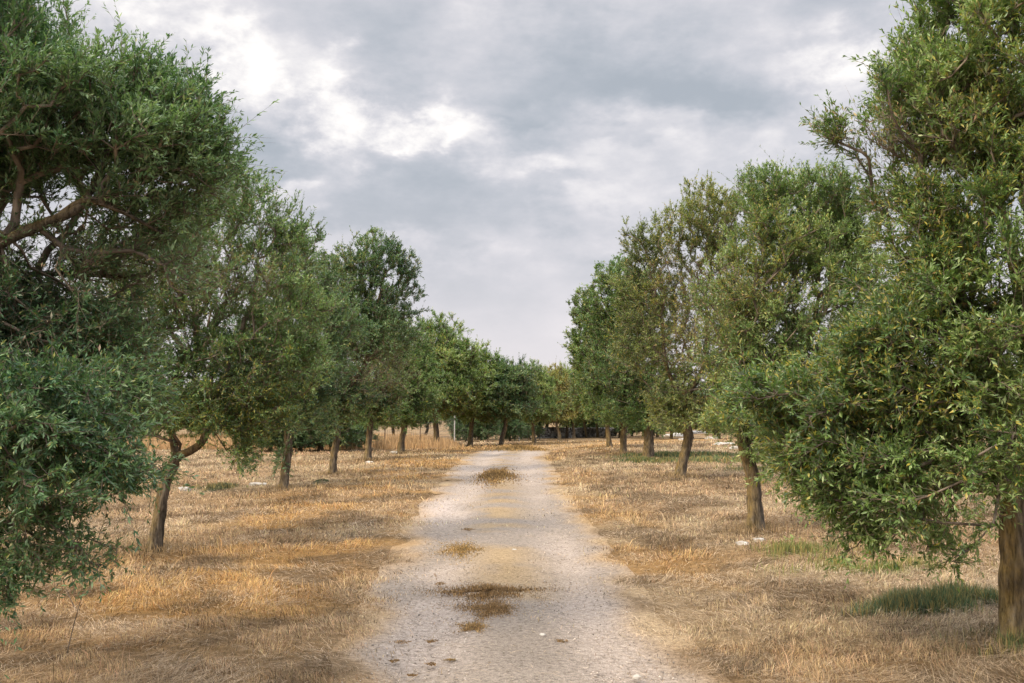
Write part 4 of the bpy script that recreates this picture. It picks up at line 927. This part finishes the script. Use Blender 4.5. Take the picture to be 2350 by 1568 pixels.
# ------------------------------------------------------------------ wire fence
def fence():
    posts = [(770, 1032, 60, 'r'), (830, 1030, 58, 'r'), (883, 1030, 60, 'r'), (964, 1024, 58, 'r'), (1043, 1015, 60, 'w'), (1118, 1013, 52, 'r'), (1191, 1012, 48, 'w'), (1238, 1010, 42, 'r')]
    g0 = G(1043, 1015); root = empty('wire_fence', g0); tag(root, 'thin wire fence on slim metal posts running behind the left row of trunks', 'fence')
    tops = []
    for (x, y, h_, kd) in posts:
        g = G(x, y); hh = h_ / F * g[1]; p = g - g0
        r_ = .045 if kd == 'w' else .03
        V, Q_, _ = sweep([p + [0, 0, -.2], p + [0, 0, hh * .5], p + [.01, 0, hh]], [r_] * 3, 8)
        # cap
        V2, Q2, _ = sweep([p + [.01, 0, hh], p + [.01, 0, hh + .015]], [r_ * 1.15, r_ * .2], 8)
        ac = Acc(); ac.add(V, Q_); ac.add(V2, Q2)
        o = ac.build('post', M_POST if kd == 'w' else M_RUST, root, True)
        if kd == 'w': o['label'] = 'pale galvanised post'
        tops.append((p, hh))
    ac = Acc()
    for (p, h1), (q_, h2) in zip(tops[:-1], tops[1:]):
        for fr in (.08, .28, .48, .68, .88):
            t = np.linspace(0, 1, 7)[:, None]
            pts = (p + [0, 0, h1 * fr]) * (1 - t) + (q_ + [0, 0, h2 * fr]) * t; pts[:, 2] -= (.05 * 4 * t * (1 - t))[:, 0]
            V, Q_, _ = sweep(pts, [.007] * 7, 3); ac.add(V, Q_)
        m = int(np.linalg.norm(q_ - p) / .35)
        for k in range(1, m):
            t = k / m; c = p * (1 - t) + q_ * t; hh = h1 * (1 - t) + h2 * t
            V, Q_, _ = sweep([c + [0, 0, hh * .06], c + [0, 0, hh * .86]], [.005, .005], 3); ac.add(V, Q_)
    ac.build('wire_mesh', M_WIRE, root)
fence()

# ------------------------------------------------------------------ weeds and litter on the track
def weed(name, x, y, wx, wy, n, hmax, cols, label, cat, group, seed, bits=None, matted=.5):
    n = int(n * 1.7)
    if seed >= 440: n *= 3
    R = np.random.RandomState(seed); g = G(x, y); k = g[1] / F; depth = wy * k / (CAMH / g[1])
    rx, ry = wx * k, depth
    a = R.uniform(0, 6.283, n); rr = np.abs(R.normal(0, .58, n)) if seed < 420 else R.rand(n) ** .6; px = np.cos(a) * rr * rx * (1 + .35 * np.sin(3 * a + seed)); py = np.sin(a) * rr * ry * (1 + .3 * np.sin(2 * a + seed * 2))
    kp = (vn(px + seed, py, max(rx, .05) * .5, seed % 30) > .10) | (seed >= 420); px, py = px[kp], py[kp]; n = len(px)
    z = rz(px + g[0], py + g[1]) - g[2]
    hh = hmax * R.uniform(.3, 1, n) * (1 - .6 * np.hypot(px / rx, py / ry).clip(0, 1.3))
    cc = np.array(cols)[R.randint(len(cols), size=n)] * R.uniform(.6, 1.35, n)[:, None]
    ln = np.where(R.rand(n) < matted, R.uniform(1.0, 1.5, n), np.abs(R.normal(.5, .3, n)))
    V, T, C = blades(R, np.stack([px, py, z], -1), np.maximum(hh, .012) * (1 + (ln > 1) * .6), np.maximum(.0028, .0006 * g[1]) * R.uniform(.7, 1.5, n), R.uniform(0, 6.283, n), ln, cc)
    o = mesh_np(name, V, T, M_GRASS, None, np.clip(C, 0, .9)); o.location = g; tag(o, label, cat, group); return o
DK = [(.20, .12, .05), (.32, .19, .075), (.13, .08, .035), (.42, .26, .10), (.26, .17, .08)]
OR = [(.40, .25, .09), (.50, .33, .13), (.28, .18, .07), (.2, .15, .06)]
GW = 'patches of dry weeds growing on the track'; GT = 'small dark tufts lying on the gravel'
weed('weed_patch', 1128, 1360, 125, 20, 5200, .075, DK, 'dark brown dry weed patch in the middle of the near track, its upper wide part', 'weeds', GW, 401)
weed('weed_patch', 1135, 1398, 80, 30, 4600, .05, DK, 'dark brown matted weed patch just below the widest one on the near track', 'weeds', GW, 402, matted=.75)
weed('weed_patch', 1090, 1440, 50, 14, 900, .04, OR + DK[:2], 'thin straw weed patch at the lower end of the dark patch on the near track', 'weeds', GW, 403, matted=.75)
weed('weed_patch', 1060, 1262, 70, 22, 1600, .05, OR, 'faint orange weed patch on the left half of the track', 'weeds', GW, 404)
weed('weed_patch', 1140, 1092, 48, 20, 3200, .16, OR + DK[:3], 'tan and brown weed mound in the middle of the track farther off', 'weeds', GW, 405, matted=.3)
weed('weed_patch', 1190, 1031, 62, 6, 2600, .28, OR, 'orange grass strip between the ruts where the track bends', 'weeds', GW, 406, matted=.2)
for i, (x, y, w_, h_, c, lab) in enumerate([(920, 1474, 26, 4, DK, 'dark twiggy tuft, leftmost of the row crossing the foreground track'), (990, 1472, 16, 4, DK, 'dark tuft, second of the row crossing the foreground track'),
        (1288, 1472, 15, 5, DK, 'dark tuft just right of the white stone on the track'), (1190, 1486, 22, 4, OR + DK[:2], 'straw coloured tuft below and left of the white stone'),
        (1125, 1524, 12, 4, DK, 'small dark tuft near the bottom centre of the track'), (1035, 1515, 14, 3, OR, 'pale straw tuft left of the bottom centre tuft'),
        (990, 1524, 14, 4, DK, 'dark tuft near the bottom left of the track'), (905, 1517, 12, 4, DK, 'dark tuft at the left edge of the foreground track'), (945, 1550, 14, 3, DK, 'thin dark tuft at the bottom edge of the track'),
        (1075, 1215, 16, 3, DK, 'dark tuft beyond the faint orange weeds'), (1010, 1340, 14, 4, DK, 'dark tuft at the left tip of the big weed patch')]):
    weed('weed_tuft', x, y, w_ * .85, h_ * .8, 90, .022, c, lab, 'tuft', GT, 420 + i, matted=.6)
for i, (x, y, w_, h_, c, lab) in enumerate([(505, 1120, 26, 6, [(.10, .13, .07), (.16, .17, .09)], 'low grey green weed between the forked trunk and the sprouting trunk'), (735, 1106, 16, 4, [(.12, .14, .07)], 'small green weed between the third and fourth left trunks'),
        (660, 1150, 60, 9, DK, 'dark bramble strip on the grass below the sprouting trunk'), (1380, 1034, 14, 6, DK, 'low dark stump of weeds left of the bend trunk')]):
    weed('weed_clump', x, y, w_, h_, 500, .09, c, lab, 'weeds', 'low weeds in the grass', 440 + i, matted=.3)

# bare stem standing in the left foreground
def dry_stem(base_px, pts, rad, label, seed, side=()):
    g = G(*base_px); root_pts = np.array([P(x, y, g[1] + dy) - g for x, y, dy in pts]); root_pts[0][2] = -.02
    a = Acc(); pp = catmull(root_pts, 6); V, Q_, _ = sweep(pp, np.linspace(rad, rad * .35, len(pp)), 6); a.add(V, Q_)
    for (fr, dx, dz, r_) in side:
        p = pp[int(fr * (len(pp) - 1))]; V, Q_, _ = sweep([p, p + [dx * .5, .01, dz * .6], p + [dx, .02, dz]], [r_, r_ * .8, r_ * .3], 5); a.add(V, Q_)
    o = a.build('dry_stem', M_TWIG, None, True); o.location = g; tag(o, label, 'stem', 'bare stems in the left foreground'); return o
dry_stem((150, 1512), [(150, 1512, 0), (168, 1440, 0), (180, 1395, .02), (192, 1355, .03), (212, 1315, .05)], .004, 'thin bare stem leaning right in the left foreground', 1, [(.5, -.03, .03, .0015), (.75, .04, .05, .0015)])
dry_stem((178, 1400), [(178, 1400, 0), (164, 1380, 0), (156, 1362, 0), (152, 1350, 0)], .006, 'short thick dark twig sticking up beside the thin leaning stem', 2)
